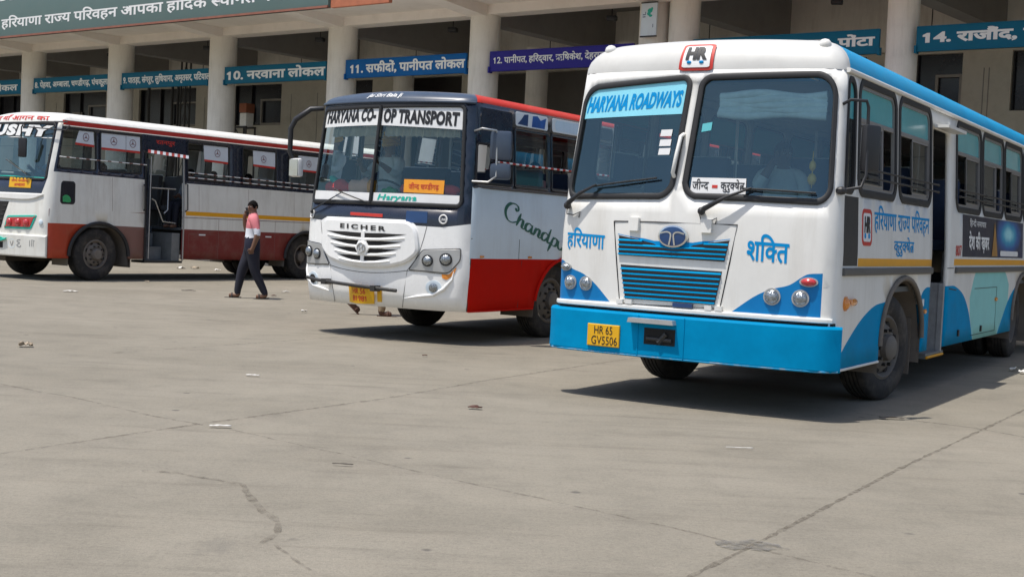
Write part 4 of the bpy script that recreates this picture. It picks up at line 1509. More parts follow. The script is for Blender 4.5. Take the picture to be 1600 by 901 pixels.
    b.add([S(x, .445, bend(i)) for i, x in enumerate(xs)] + [S(x, .655, bend(i)) for i, x in enumerate(xs)] + [S(x, .445, bend(i) - .012) for i, x in enumerate(xs)] + [S(x, .655, bend(i) - .012) for i, x in enumerate(xs)],
          [(i, i + 1, n + 2 + i, n + 1 + i) for i in range(n)] + [(3 * n + 3 + i, 3 * n + 4 + i, 2 * n + 3 + i, 2 * n + 2 + i) for i in range(n)])
    pl = b.build('number_plate', M['plate_yellow'], root, 60)
    g = join2(fit(lay('HR 56', .01), -1.50, .565, -1.30, .635), fit(lay('B1981', .01), -1.50, .475, -1.29, .545))
    V, F = split_long(*g, .04)
    mesh_obj('lettering', [S(x, y, .049 + .05 * (1 - ((x + 1.40) / .20) ** 2)) for x, y in V], F, M['letter_red'], pl)
    B.relief('plate_edge', [(-1.17, .47), (-1.11, .47), (-1.11, .64), (-1.17, .64)], .02, M['plate_yellow'], bevel=.005)
    r_ = B.relief('red_sticker', [(-1.65, 1.518), (-1.13, 1.508), (-1.13, 1.548), (-1.65, 1.556)], .006, M['letter_red'], bevel=.003)
    B.sheet('navy_sticker', [(-.80, 1.46), (-.52, 1.46), (-.52, 1.60), (-.80, 1.60)], .004, M['badge_blue'])
    for s in (-.32, -2.42):
        b = MB(); b.tube([S(s + .045 * math.cos(i * PI / 9), 1.515 + .052 * math.sin(i * PI / 9), .006) for i in range(18)], .010, 5, True)
        o = b.build('round_sticker', M['letter_white'], root, 50)
        B.write('lettering', fit(lay('CNG', .03), s - .03, 1.50, s + .03, 1.53), .005, M['letter_white'], o)
    b = MB(); b.tube([S(-2.40, 1.54, .02), S(-2.36, 1.56, .05), S(-1.80, 1.80, .04)], [.014, .012, .006], 6); b.ball(S(-2.40, 1.54, .02), .025, 8)
    w = b.build('wiper', M['black_plastic'], root, 50)
    b = MB(); b.tube([S(-1.98 + .60 * i / 6, 1.835 - .15 * i / 6, .028) for i in range(7)], .008, 5); b.build('wiper_blade', M['rubber'], w)
    # ---- side
    b = MB()
    B.seam(b, [(.05, 1.30), (3, 1.31), (11, 1.31)], .006)
    for s in (1.16, 3.3, 4.7, 6.1, 7.5, 9.2): B.seam(b, [(s, 1.31), (s, 1.06)], .004)
    for s in (1.24, 3.6, 5.0, 6.4): B.seam(b, [(s, 1.04), (s, .44)], .004)
    B.seam(b, [(.055, 1.05), (.055, .42)], .008)
    b.build('panel_seams', M['dark_steel'], root)
    B.tube('skirt_edge', B.run(.08, 1.62, .415, .003), .012, M['red_paint'])
    B.tube('glass_line', B.run(.05, 11, 1.925, .004, .5), .016, M['window_black'])
    b = MB()
    for s in (.28, 1.42): b.box(S(s, 1.085, .008), (.03, .06, .025))
    b.build('side_markers', M['amber_lens'], root)
    d = B.relief('front_side_pane', rrect(.07, 2.47, .98, 2.90, .04), .005, M['navy_band'], bevel=.004, step=.15)
    for i, (a, b_) in enumerate(wins):
        if i == 0:
            f = B.rim('window', rrect(.09, 1.98, .98, 2.46, .04), .03, .006, M['rubber'])
            continue
        f = B.rim('window', rrect(a, 1.98, b_, 2.70, .03), .035, .008, M['window_black'])
        m_ = a + (b_ - a) * (.40 if i % 2 else .55)
        B.sheet('sliding_pane', [(a + .02, 2.0), (b_ - .10, 2.0), (b_ - .10, 2.68), (a + .02, 2.68)] if i % 2 else [(m_, 2.0), (b_ - .02, 2.0), (b_ - .02, 2.68), (m_, 2.68)], -.014, M['clear_glass'], f)
        t = B.relief('transom', rrect(a + .01, 2.745, b_ - .01, 2.925, .03), .006, M['sticker_white'] if i < 3 else M['window_black'], bevel=.003, step=.2, base=0)
        if i == 1:
            B.sheet('painted_scene', [(a + .40, 2.76), (b_ - .10, 2.76), (b_ - .06, 2.90), (b_ - .2, 2.86), (a + .55, 2.91), (a + .43, 2.90)], .008, M['ad_blue'], t, .5)
            B.sheet('painted_scene', [(a + .05, 2.77), (a + .3, 2.76), (a + .32, 2.91), (a + .22, 2.90), (a + .14, 2.83)], .008, M['badge_blue'], t, .5)
        if i == 2:
            B.sheet('painted_scene', rrect(a + .08, 2.765, b_ - .06, 2.905, .05), .008, M['pale_grey_paint'], t, .5)
    for a, b_ in lw:
        f = B.rim('window', rrect(a, 1.98, b_, 2.8, .04), .035, .008, M['window_black'])
        B.sheet('sliding_pane', [(a + .02, 2.0), (b_ - .3, 2.0), (b_ - .3, 2.78), (a + .02, 2.78)], -.014, M['clear_glass'], f)
    # striped rail
    n = 130
    b = MB()
    for i in range(n):
        b.cur = i % 2
        s = .5 + i * .08
        b.tube([S(s, 2.25, .045), S(s + .08, 2.25, .045)], .012, 6, caps=False)
    b.build('window_rail', [M['letter_white'], M['letter_red']], root, 50)
    # the script on the flank
    st = {
        'C': [[(.62, .95), (.74, 1.12), (.70, 1.34), (.52, 1.42), (.25, 1.28), (.06, .92), (.02, .48), (.18, .10), (.46, .06), (.74, .30)], [(.62, .95), (.60, 1.10), (.66, 1.16)]],
        'h': [[(.0, .0), (.10, .5), (.20, 1.0)], [(.08, .30), (.22, .60), (.36, .62), (.36, .40), (.32, .12), (.40, .03), (.52, .14)]],
        'a': [[(.42, .52), (.28, .64), (.10, .50), (.04, .20), (.14, .02), (.28, .12), (.42, .45)], [(.46, .64), (.40, .20), (.46, .03), (.58, .14)]],
        'n': [[(.0, .0), (.08, .35), (.12, .62)], [(.06, .28), (.22, .58), (.34, .60), (.34, .38), (.30, .12), (.38, .03), (.50, .14)]],
        'd': [[(.42, .52), (.28, .64), (.10, .50), (.04, .20), (.14, .02), (.28, .12), (.42, .45)], [(.56, 1.10), (.48, .62), (.42, .20), (.48, .03), (.60, .14)]],
        'p': [[(.20, .66), (.10, .10), (-.04, -.55)], [(.14, .40), (.30, .64), (.46, .56), (.46, .28), (.32, .04), (.14, .08)]],
        'u': [[(.06, .62), (.04, .20), (.14, .02), (.30, .12), (.42, .45)], [(.46, .64), (.42, .20), (.48, .03), (.60, .14)]],
        'r': [[(.0, .0), (.08, .35), (.12, .62)], [(.08, .34), (.20, .58), (.34, .60)]],
    }
    x = 0
    gs = []
    for ch, adv in (('C', .72), ('h', .50), ('a', .56), ('n', .48), ('d', .58), ('p', .52), ('u', .58), ('r', .4)):
        for k, ln in enumerate(st[ch]):
            q = [((px + x) * 1.0, py) for px, py in ln]
            sp = spline(q, 6)
            nn = len(sp)
            wds = [.055 + .105 * abs(math.sin(PI * min(1, max(0, i / (nn - 1))))) * (1 if abs(sp[min(nn - 1, i + 1)][1] - sp[max(0, i - 1)][1]) > .8 * abs(sp[min(nn - 1, i + 1)][0] - sp[max(0, i - 1)][0]) else .4) for i in range(nn)]
            gs.append(ribbon(sp, wds))
        x += adv
    V, F = fill_loops([lp for g in gs for lp in outlines(*g)])
    V = [(.78 + .40 * px + .045 * py, 1.56 + .175 * py - .105 * px) for px, py in V]
    B.write('lettering', (V, F), .003, M['letter_green'])
    # arches, wheels, chassis
    for ar in (arch1, arch2):
        B.tube('arch_lip', [(x_, y, .006) for x_, y in ar if y > .42], .022, M['red_paint'])
        B.liner(ar, .5, True); B.liner(ar, .5, False)
    B.wheel(2.25, True, 'rim_grey', .50, .27, R(-4), out=.12)
    B.wheel(2.25, False, 'rim_grey', .50, .27, R(-4), out=.20)
    B.wheel(8.35, True, 'rim_grey', .50, .27, 0, True)
    B.wheel(8.35, False, 'rim_grey', .50, .27, 0, True)
    B.under(.50, .98, .60, (2.40, 8.35))
    b = MB(); b.box((0, L / 2, 1.05), (W - .12, L - .4, .05)); b.build('floor', M['dash_grey'], root)
    B.seats(1.07, 'seat_blue', [1.6, 2.6, 3.6, 4.5, 5.4, 6.3, 7.2, 8.1, 9.0, 9.9])
    b = MB()
    for x_ in (-.35, .4): b.tube([(x_, .9, 2.70), (x_, L - .5, 2.70)], .014, 6)
    for y_ in (1.9, 4.4, 6.7): b.tube([(-.35, y_, 1.06), (-.35, y_, 2.70)], .016, 6)
    b.build('handrails', M['aluminium'], root)
    # mirrors
    P = lambda u, v, h: Vector((W / 2 - u, v, h))
    b = MB(); b.tube([P(2.43, .12, 2.88), P(2.52, -.02, 2.86), P(2.70, -.10, 2.72), P(2.76, -.12, 2.60), P(2.76, -.12, 2.30), P(2.73, -.10, 2.22)], [.03, .036, .036, .034, .032, .028], 8)
    ml = b.build('mirror', M['black_plastic'], root, 50)
    mirror_head('mirror_head', P(2.66, -.10, 2.10), (.20, .09, .24), R(170), M['sticker_white'], ml)
    b = MB(); b.tube([S(.03, 2.60, .0), S(.05, 2.61, .16), S(.17, 2.60, .22), S(.20, 2.55, .22), S(.20, 2.05, .22), S(.15, 1.98, .14), S(.02, 1.99, .0)], .013, 8)
    mr = b.build('mirror', M['aluminium'], root, 50)
    mirror_head('mirror_head', S(.27, 2.42, .24), (.27, .12, .36), R(25), M['navy_cap'], mr)
    mirror_head('lower_mirror_head', S(.27, 2.11, .24), (.26, .12, .20), R(25), M['navy_cap'], mr)
    return B

# ================================================================== the maroon and white bus
def build_maroon_bus():
    B = Bus('long_distance_bus', 'long white bus with maroon skirt and star-printed white curtains, side on at the left', 1, SKIN1)
    S, W, L, root = B.S, B.S.W, B.S.L, B.root
    ws = rpoly([(-2.36, 1.98), (-.14, 1.98), (-.12, 3.085), (-2.38, 3.085)], .07, 4)
    arch1 = [(.50, .3), (.50, .50)] + arc(1.24, .50, .74, .66, 178, 2, 20) + [(1.98, .50), (1.98, .3)]
    arch2 = [(6.62, .3), (6.62, .50)] + arc(7.36, .50, .74, .62, 178, 2, 20) + [(8.10, .50), (8.10, .3)]
    winf = [(.13, 1.14), (1.25, 2.30)]
    winr = [(3.58, 4.80), (5.22, 6.30), (6.72, 7.80), (8.2, 9.3), (9.6, 10.5)]
    holes = [ws] + [rrect(a, 2.22, b_, 3.00, .03) for a, b_ in winf] + [rrect(a, 2.17, b_, 2.97, .03) for a, b_ in winr]
    lw = [(-W - b_, -W - a) for a, b_ in [(.5, 1.5), (1.7, 2.7), (2.9, 3.9), (4.1, 5.1), (5.3, 6.3), (6.5, 7.5), (7.7, 8.7), (8.9, 9.9)]]
    holes += [rrect(a, 2.15, b_, 2.97, .04) for a, b_ in lw]
    door = [(2.42, .30), (3.44, .30), (3.44, 2.66), (2.42, 2.66)]
    holes += [arch1, arch2, door, [(-W - x, y) for x, y in arch1], [(-W - x, y) for x, y in arch2]]
    M_ = ['cloudy_white', 'orange_red_paint', 'faded_maroon', 'maroon_paint', 'amber_stripe', 'navy_band', 'roof_red']
    regions = [([(-.005, .42), (1.24, .42), (1.24, 1.135), (-.005, 1.135)], 1), ([(1.24, .42), (2.43, .42), (2.43, 1.11), (1.24, 1.13)], 2), ([(3.40, .42), (L + 1, .42), (L + 1, 1.08), (3.40, 1.10)], 3),
               ([(3.52, 1.40), (L + 1, 1.37), (L + 1, 1.46), (3.52, 1.49)], 4),
               ([(.02, 2.14), (3.53, 2.09), (L + 1, 2.04), (L + 1, 3.04), (3.5, 3.05), (.06, 3.075)], 5), ([(.08, 3.07), (3.6, 3.05), (L + 1, 3.03), (L + 1, 3.2), (.08, 3.2)], 6),
               ([(-W - L - 1, 2.06), (-W - .1, 2.06), (-W - .1, 3.04), (-W - L - 1, 3.04)], 5), ([(-W - L - 1, .4), (-W - .1, .4), (-W - .1, 1.1), (-W - L - 1, 1.1)], 3),
               ([(-2.46, 1.70), (-.21, 1.70), (-.10, 2.02), (-.07, 3.11), (-2.46, 3.11)], 5)]
    B.shell(.45, 3.13, holes, regions, [M[m] for m in M_])
    B.roof(3.13, .17, .34, .36, [M['bus_white'], M['roof_red'], M['cloudy_white']], lambda s, i, c: (1 if (i < 1 and c.y > .35) else 0) if c.y > .2 else 0, .035)
    B.tube('gutter', B.run(.10, L - .2, 3.055, .006, .5), .012, M['cloudy_white'])
    B.tube('roof_bead', B.run(.10, L - .2, 3.165, -.01, .5), .012, M['bus_white'])
    V, F = split_long(*fit(lay('जय माँ आगन का', .02), -2.3, .08, -.30, .70, .0), .06)
    V2, F2 = split_long([(y, x) for x, y in V], F, .2)
    mesh_obj('lettering', [B.roofpt(y, 62 * x, .006) for x, y in V2], F2, M['letter_red'], root)
    f = B.rim('windscreen_frame', ws, .045, .012, M['rubber'])
    B.sheet('windscreen_pane', offset(ws, -.01), -.012, M['windscreen'], f)
    bk = lay('USHY', .10, .05)
    B.write('lettering_outline', fit(bk, -2.02, 2.83, -.22, 3.09, .30, -.02), .002, M['letter_black'])
    B.write('lettering', fit(lay('USHY', .065, .085), -2.005, 2.845, -.235, 3.075, .30, -.02), .005, M['letter_white'])
    B.tube('banner_line', [(-2.3, 2.80, .004), (-1.2, 2.80, .004), (-.15, 2.79, .004)], .010, M['letter_white'])
    B.tube('teal_line', [(-2.3, 2.02, .004), (-1.2, 2.02, .004), (-.17, 2.0, .004)], .012, M['letter_teal'])
    pl = B.relief('destination_board', [(-1.10, 1.80), (-.49, 1.795), (-.49, 1.99), (-1.10, 2.0)], .012, M['plate_yellow'], bevel=.004)
    B.write('lettering', join2(fit(lay('जीन्द चण्डीगढ़', .02), -1.04, 1.90, -.55, 1.97), fit(lay('अम्बाला', .02), -.95, 1.82, -.64, 1.88)), .0145, M['letter_red'], pl)
    b = MB(); b.tube([S(-1.42 + .05 * math.cos(i * PI / 8), 1.62 + .05 * math.sin(i * PI / 8), .01) for i in range(16)], .01, 5, True); b.build('front_ring', M['dark_steel'], root, 50)
    B.relief('bonnet_edge', spline([(-2.4, 1.60), (-1.2, 1.57), (-.5, 1.57), (-.16, 1.66)], 4) + [(-.16, 1.69), (-2.4, 1.69)], .03, M['bus_white'], bevel=.015)
    # front: grille, red lamp cluster, bumper
    B.relief('grille', [(-2.2, .97), (-1.26, .99), (-1.06, 1.52), (-2.2, 1.52)], .008, M['chassis_black'], bevel=.004)
    b = MB()
    for k in range(5):
        b.tube([S(-2.2, 1.07 + .09 * k, .012), S(-1.24 + .034 * k * 1.0, 1.07 + .09 * k, .012)], .012, 6)
    b.build('grille_bars', M['dark_steel'], root, 40)
    hl = rpoly([(-1.16, .985), (-.40, .995), (-.26, 1.275), (-1.06, 1.24)], .03, 3)
    t = B.relief('headlamp_surround', hl, .012, M['letter_teal'], bevel=.008)
    B.relief('lamp_cluster', offset(ccw(hl), -.04), .02, M['red_lens'], t, bevel=.006, base=.01)
    for s, m in ((-.98, 'red_lens'), (-.74, 'red_lens'), (-.52, 'red_lens')): B.lamp('headlamp', s, 1.12, .065, m, .02, 'red_lens', t, .02)
    bp = [(-W - .1, .45), (-.01, .455), (-.01, .885), (-W - .1, .90)]
    B.relief('bumper', bp, .05, M['cloudy_white'], bevel=.025)
    B.relief('bumper_slot', [(-1.9, .60), (-1.12, .60), (-1.12, .72), (-1.9, .72)], .054, M['chassis_black'], bevel=.002, base=.04)
    b = MB(); B.disc(b, -.86, .70, .10, .04, .052, 18, -.008, 0, .09); b.build('fog_recess', M['pale_grey_paint'], root, 40)
    gs = [ribbon(spline([(-.90, .74), (-.86, .66), (-.82, .75)], 4), .02), ribbon(spline([(-.62, .78), (-.70, .77), (-.71, .74), (-.64, .72), (-.72, .67), (-.64, .64), (-.60, .67)], 4), .018),
          ribbon([(-.38, .66), (-.38, .78)], .016), ribbon([(-.33, .66), (-.33, .79), (-.26, .77)], .016), ribbon([(-.29, .66), (-.29, .76)], .014)]
    B.write('scratched_marks', join2(*gs), .0535, M['faint_grey'])
    b = MB()
    for k in range(3): b.tube([S(-1.32 + .08 * i, .80 - .02 * k + .02 * math.sin(i * 1.5 + k), .07 + .01 * k) for i in range(5)], .014, 6)
    b.build('ribbon', M['letter_teal'], root, 50)
    b = MB(); B.disc(b, -.16, 1.14, .05, .0, .015, 14, .008); b.build('side_lamp', M['pale_grey_paint'], root, 40)
    # mirror gear across the windscreen corner
    P = lambda u, v, h: Vector((W / 2 - u, v, h))
    b = MB()
    b.tube([P(.0, .38, 3.12), P(.35, .10, 3.10), P(.62, -.14, 3.07), P(.66, -.18, 2.98), P(.66, -.18, 2.55)], .014, 7)
    b.tube([P(-.02, .33, 2.96), P(.35, .02, 2.97), P(.64, -.17, 2.99)], .012, 7)
    b.tube([P(-.05, .40, 3.05), P(.0, .35, 2.95)], .02, 6)
    mr = b.build('mirror', M['dark_steel'], root, 50)
    mirror_head('mirror_head', P(.62, -.17, 2.58), (.16, .07, .38), R(35), M['black_plastic'], mr)
    b = MB(); b.tube([S(-.6, 2.05, .03), S(-1.3, 2.35, .03)], .01, 6); b.build('wiper', M['black_plastic'], root, 50)
    # side seams, hatch, handles
    b = MB()
    B.seam(b, [(.0, 1.405), (2.42, 1.41)], .008); B.seam(b, [(3.42, 1.355), (L - .2, 1.35)], .007)
    B.seam(b, [(.0, 1.40), (.0, .46)], .006)
    for s in (4.49, 6.27, 8.3): B.seam(b, [(s, 1.35), (s, .46)], .004)
    for s in (3.9, 5.4, 6.9): B.seam(b, [(s, 2.05), (s, 1.5)], .003)
    B.seam(b, [(1.55, 2.1), (1.55, 1.42)], .003)
    for s, h, l_ in ((3.62, 1.0, .52), (3.62, .48, .0)):
        if l_: B.seam(b, [(s, h), (s + .82, h), (s + .82, .47), (s, .47), (s, h)], .003)
    b.build('panel_seams', M['faded_maroon'], root)
    for s_ in (4.0, 6.05):
        b = MB(); b.box(S(s_, .99, .008), (.02, .18, .03)); b.build('locker_handle', M['sticker_white'], root)
    hp = rrect(.25, 1.515, .62, 1.97, .06)
    h_ = B.relief('driver_hatch', hp, .006, M['rubber'], bevel=.004)
    B.sheet('hatch_glass', rrect(.275, 1.54, .595, 1.945, .045), .008, M['window_black'], h_)
    B.sheet('hatch_leaf', spline([(.31, 1.56), (.50, 1.56), (.48, 1.66), (.38, 1.70), (.30, 1.66)], 3), .010, M['green_leaf'], h_)
    # side windows and curtains
    def win(a, b_, h0, h1, glass_):
        f = B.rim('window', rrect(a, h0, b_, h1, .03), .03, .008, M['rubber'])
        if glass_: B.sheet('sliding_pane', [(glass_[0], h0 + .02), (glass_[1], h0 + .02), (glass_[1], h1 - .02), (glass_[0], h1 - .02)], -.014, M['clear_glass'], f)
        return f
    w = [win(.13, 1.14, 2.22, 3.0, (.50, 1.12)), win(1.25, 2.30, 2.22, 3.0, (1.27, 2.28))]
    for i, (a, b_) in enumerate(winr): w.append(win(a, b_, 2.17, 2.97, (a + .38, b_ - .02)))
    def curtain(par, pts, stars):
        n = len(pts)
        c = B.sheet('curtain', pts, -.007, M['curtain_white'], par, .3)
        (x0, y0), (x1, y1) = pts[0], pts[1]
        B.sheet('curtain_hem', [(x0, y0 - .04), (x1, y1 - .04), (x1, y1 + .005), (x0, y0 + .005)], -.005, M['letter_red'], c, .3)
        b = MB()
        for s, h in stars: star_badge(b, S, s, h, .078, -.003)
        b.build('printed_star', M['star_maroon'], c)
    curtain(w[0], [(.58, 2.74), (1.10, 2.72), (1.08, 2.985), (.68, 2.985)], [(.88, 2.865)])
    curtain(w[1], [(1.28, 2.69), (1.90, 2.685), (1.90, 2.985), (1.28, 2.985)], [(1.59, 2.84)])
    curtain(w[1], [(1.91, 2.685), (2.27, 2.68), (2.27, 2.985), (1.91, 2.985)], [(2.08, 2.83)])
    curtain(w[2], [(4.06, 2.64), (4.77, 2.62), (4.77, 2.955), (4.04, 2.955)], [(4.45, 2.80)])
    curtain(w[3], [(5.56, 2.63), (6.27, 2.61), (6.27, 2.945), (5.55, 2.945)], [(5.89, 2.77)])
    curtain(w[4], [(7.05, 2.61), (7.77, 2.60), (7.77, 2.94), (7.05, 2.94)], [(7.42, 2.76)])
    curtain(w[5], [(8.5, 2.60), (9.25, 2.60), (9.25, 2.94), (8.5, 2.94)], [(8.9, 2.76)])
    for a, b_ in lw: win(a, b_, 2.15, 2.97, (a + .02, b_ - .4))
    for s0, s1, h0, h1 in ((.10, 2.40, 2.435, 2.41), (3.55, 10.6, 2.325, 2.19), (3.55, 10.6, 2.22, 2.09)):
        n = int((s1 - s0) / .09)
        b = MB()
        for i in range(n):
            b.cur = 1 if i % 3 == 2 else 0
            a, e = i / n, (i + 1) / n
            b.tube([S(s0 + (s1 - s0) * a, h0 + (h1 - h0) * a, .05), S(s0 + (s1 - s0) * e, h0 + (h1 - h0) * e, .05)], .011, 6, caps=False)
        b.build('window_rail', [M['letter_white'], M['faded_maroon']], root, 50)
    # door: header, awning strip, steps, rails, folded leaf
    B.relief('door_header', [(2.32, 2.70), (3.52, 2.68), (3.52, 3.03), (2.32, 3.05)], .02, M['navy_band'], bevel=.006)
    B.write('lettering', fit(lay('रतनपुर', .02), 2.68, 2.84, 3.20, 2.95), .023, M['letter_red'])
    n = 14
    b = MB()
    for i in range(n):
        b.cur = i % 2
        a, e = 2.42 + 1.12 * i / n, 2.42 + 1.12 * (i + 1) / n
        y = lambda s: 2.715 - .045 * (s - 2.42)
        b.add([S(a - .03, y(a) - .05, .10), S(e - .03, y(e) - .05, .10), S(e + .01, y(e) + .02, .06), S(a + .01, y(a) + .02, .06)], [(0, 1, 2, 3), (3, 2, 1, 0)])
    b.build('door_awning', [M['stripe_red'], M['curtain_white']], root)
    b = MB()
    x = W / 2
    for k, (z, d) in enumerate(((.42, 0), (.70, .28), (.98, .56))):
        b.box((x - .06 - d - .16, 2.82, z - .015 + .0), (.33, .68, .03))
        if k: b.box((x - .07 - d, 2.82, z - .14), (.02, .68, .26))
    b.build('door_steps', M['step_grey'], root)
    b = MB(); b.box((x - .50, 3.30, .70), (.9, .22, .62)); b.build('step_housing', M['step_grey'], root)
    b = MB(); b.box((x - .34, 2.50, 1.50), (.58, .03, 2.1)); b.build('door_leaf', M['navy_band'], root)
    b = MB()
    b.tube([(x - .10, 2.60, .45), (x - .10, 2.60, 2.6)], .016, 8)
    b.tube([(x - .10, 2.63, 1.95), (x - .10, 3.3, 1.95)], .014, 8)
    b.tube([(x - .12, 2.66, 1.72), (x - .12, 2.76, 1.68), (x - .14, 3.0, 1.25), (x - .14, 3.36, 1.22)], .016, 8)
    b.tube([(x - .13, 3.12, 1.95), (x - .13, 3.12, 1.5), (x - .13, 3.02, 1.42)], .014, 8)
    b.build('door_rails', M['aluminium'], root, 50)
    b = MB(); b.tube([S(3.50, 2.08, .0), S(3.53, 2.06, .05), S(3.53, 1.52, .05), S(3.50, 1.48, .0)], .014, 8); b.tube([S(2.37, 2.0, .0), S(2.36, 1.97, .05), S(2.35, 1.5, .05), S(2.37, 1.46, 0)], .014, 8)
    b.build('grab_handles', M['black_plastic'], root, 50)
    b = MB(); b.box((x - .22, 2.95, .392), (.4, 1.05, .05)); b.build('door_sill', M['dark_steel'], root)
    for s0, s1 in ((2.39, 2.42), (3.44, 3.47)):
        B.relief('door_jamb', [(s0, .42), (s1, .42), (s1, 2.66), (s0, 2.66)], .02, M['aluminium'] if s0 > 3 else M['rubber'], bevel=.004, step=.3)
    for ar in (arch1, arch2):
        B.tube('arch_lip', [(x_, y, .010) for x_, y in ar if y > .46], .038, M['rubber'])
        B.liner(ar, .5, True); B.liner(ar, .5, False)
    b = MB(); b.box((x - .3, 2.08, .45), (.5, .03, .36)); b.build('mud_flap', M['mud_flap'], root)
    B.wheel(1.22, True, 'rim_steel', .53, .28, 0, out=.06, rimk=.56)
    B.wheel(1.22, False, 'rim_steel', .53, .28, 0, out=.12, rimk=.56)
    B.wheel(7.38, True, 'rim_steel', .53, .28, 0, True, rimk=.56)
    B.wheel(7.38, False, 'rim_steel', .53, .28, 0, True, rimk=.56)
    B.under(.62, 1.0, .50, (1.22, 7.38))
    B.floor(1.10, 2.42, 3.44)
    b = MB(); b.rbox((0, .55, 1.75), (W - .3, .5, .4), .08); b.build('dashboard', M['dash_grey'], root, 40)
    B.seats(1.12, 'seat_grey', [1.7, 3.9, 4.8, 5.7, 6.6, 7.5, 8.4, 9.3, 10.1], skip=((0, -1),))
    b = MB(); b.box((0, L / 2 + .3, 3.10), (W - .35, L - 1.2, .02)); b.build('ceiling_lining', M['inner_lining'], root)
    return B
# ================================================================== the terminal building behind the buses
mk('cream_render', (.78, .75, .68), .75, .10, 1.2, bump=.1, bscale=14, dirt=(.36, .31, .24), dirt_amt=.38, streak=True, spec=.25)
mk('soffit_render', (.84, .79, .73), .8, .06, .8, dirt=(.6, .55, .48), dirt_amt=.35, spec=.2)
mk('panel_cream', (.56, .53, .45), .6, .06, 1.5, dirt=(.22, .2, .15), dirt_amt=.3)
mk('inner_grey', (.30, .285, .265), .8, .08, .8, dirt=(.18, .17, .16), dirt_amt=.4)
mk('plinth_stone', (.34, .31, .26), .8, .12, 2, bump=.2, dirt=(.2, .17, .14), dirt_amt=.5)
mk('brick_orange', (.42, .14, .07), .8, .2, 5, bump=.3)
mk('border_brown', (.27, .11, .075), .8, .2, 5)
mk('board_greyteal', (.115, .180, .168), .5, .07, .8, dirt=(.16, .18, .16), dirt_amt=.3)
mk('dark_glass_panel', (.012, .012, .018), .22, .2, 2)
mk('frame_grey', (.30, .28, .25), .5, .1, 5)
mk('sign_teal', (.004, .125, .215), .55, .08, 1.5, dirt=(.006, .16, .2), dirt_amt=.4, spec=.2)
mk('sign_blue', (.004, .11, .34), .55, .08, 1.5, spec=.2)
mk('sign_indigo', (.032, .026, .24), .55, .08, 1.5, spec=.2)
mk('sign_letter', (.80, .81, .78), .5, .08, 6)
mk('cooler_orange', (.30, .10, .05), .6, .15, 9)
XB, YB, AB = -14.711, 46.8, 0.6692
def bpt(s, n, z):
    return Vector((XB + s * math.cos(AB) + n * math.sin(AB), YB - s * math.sin(AB) + n * math.cos(AB), z))
COLS = [-20.2, -14.8, -9.4, -4.02, 1.30, 6.67, 12.05, 17.44, 22.78, 23.62, 29.05, 34.45, 39.85]
RC = .43
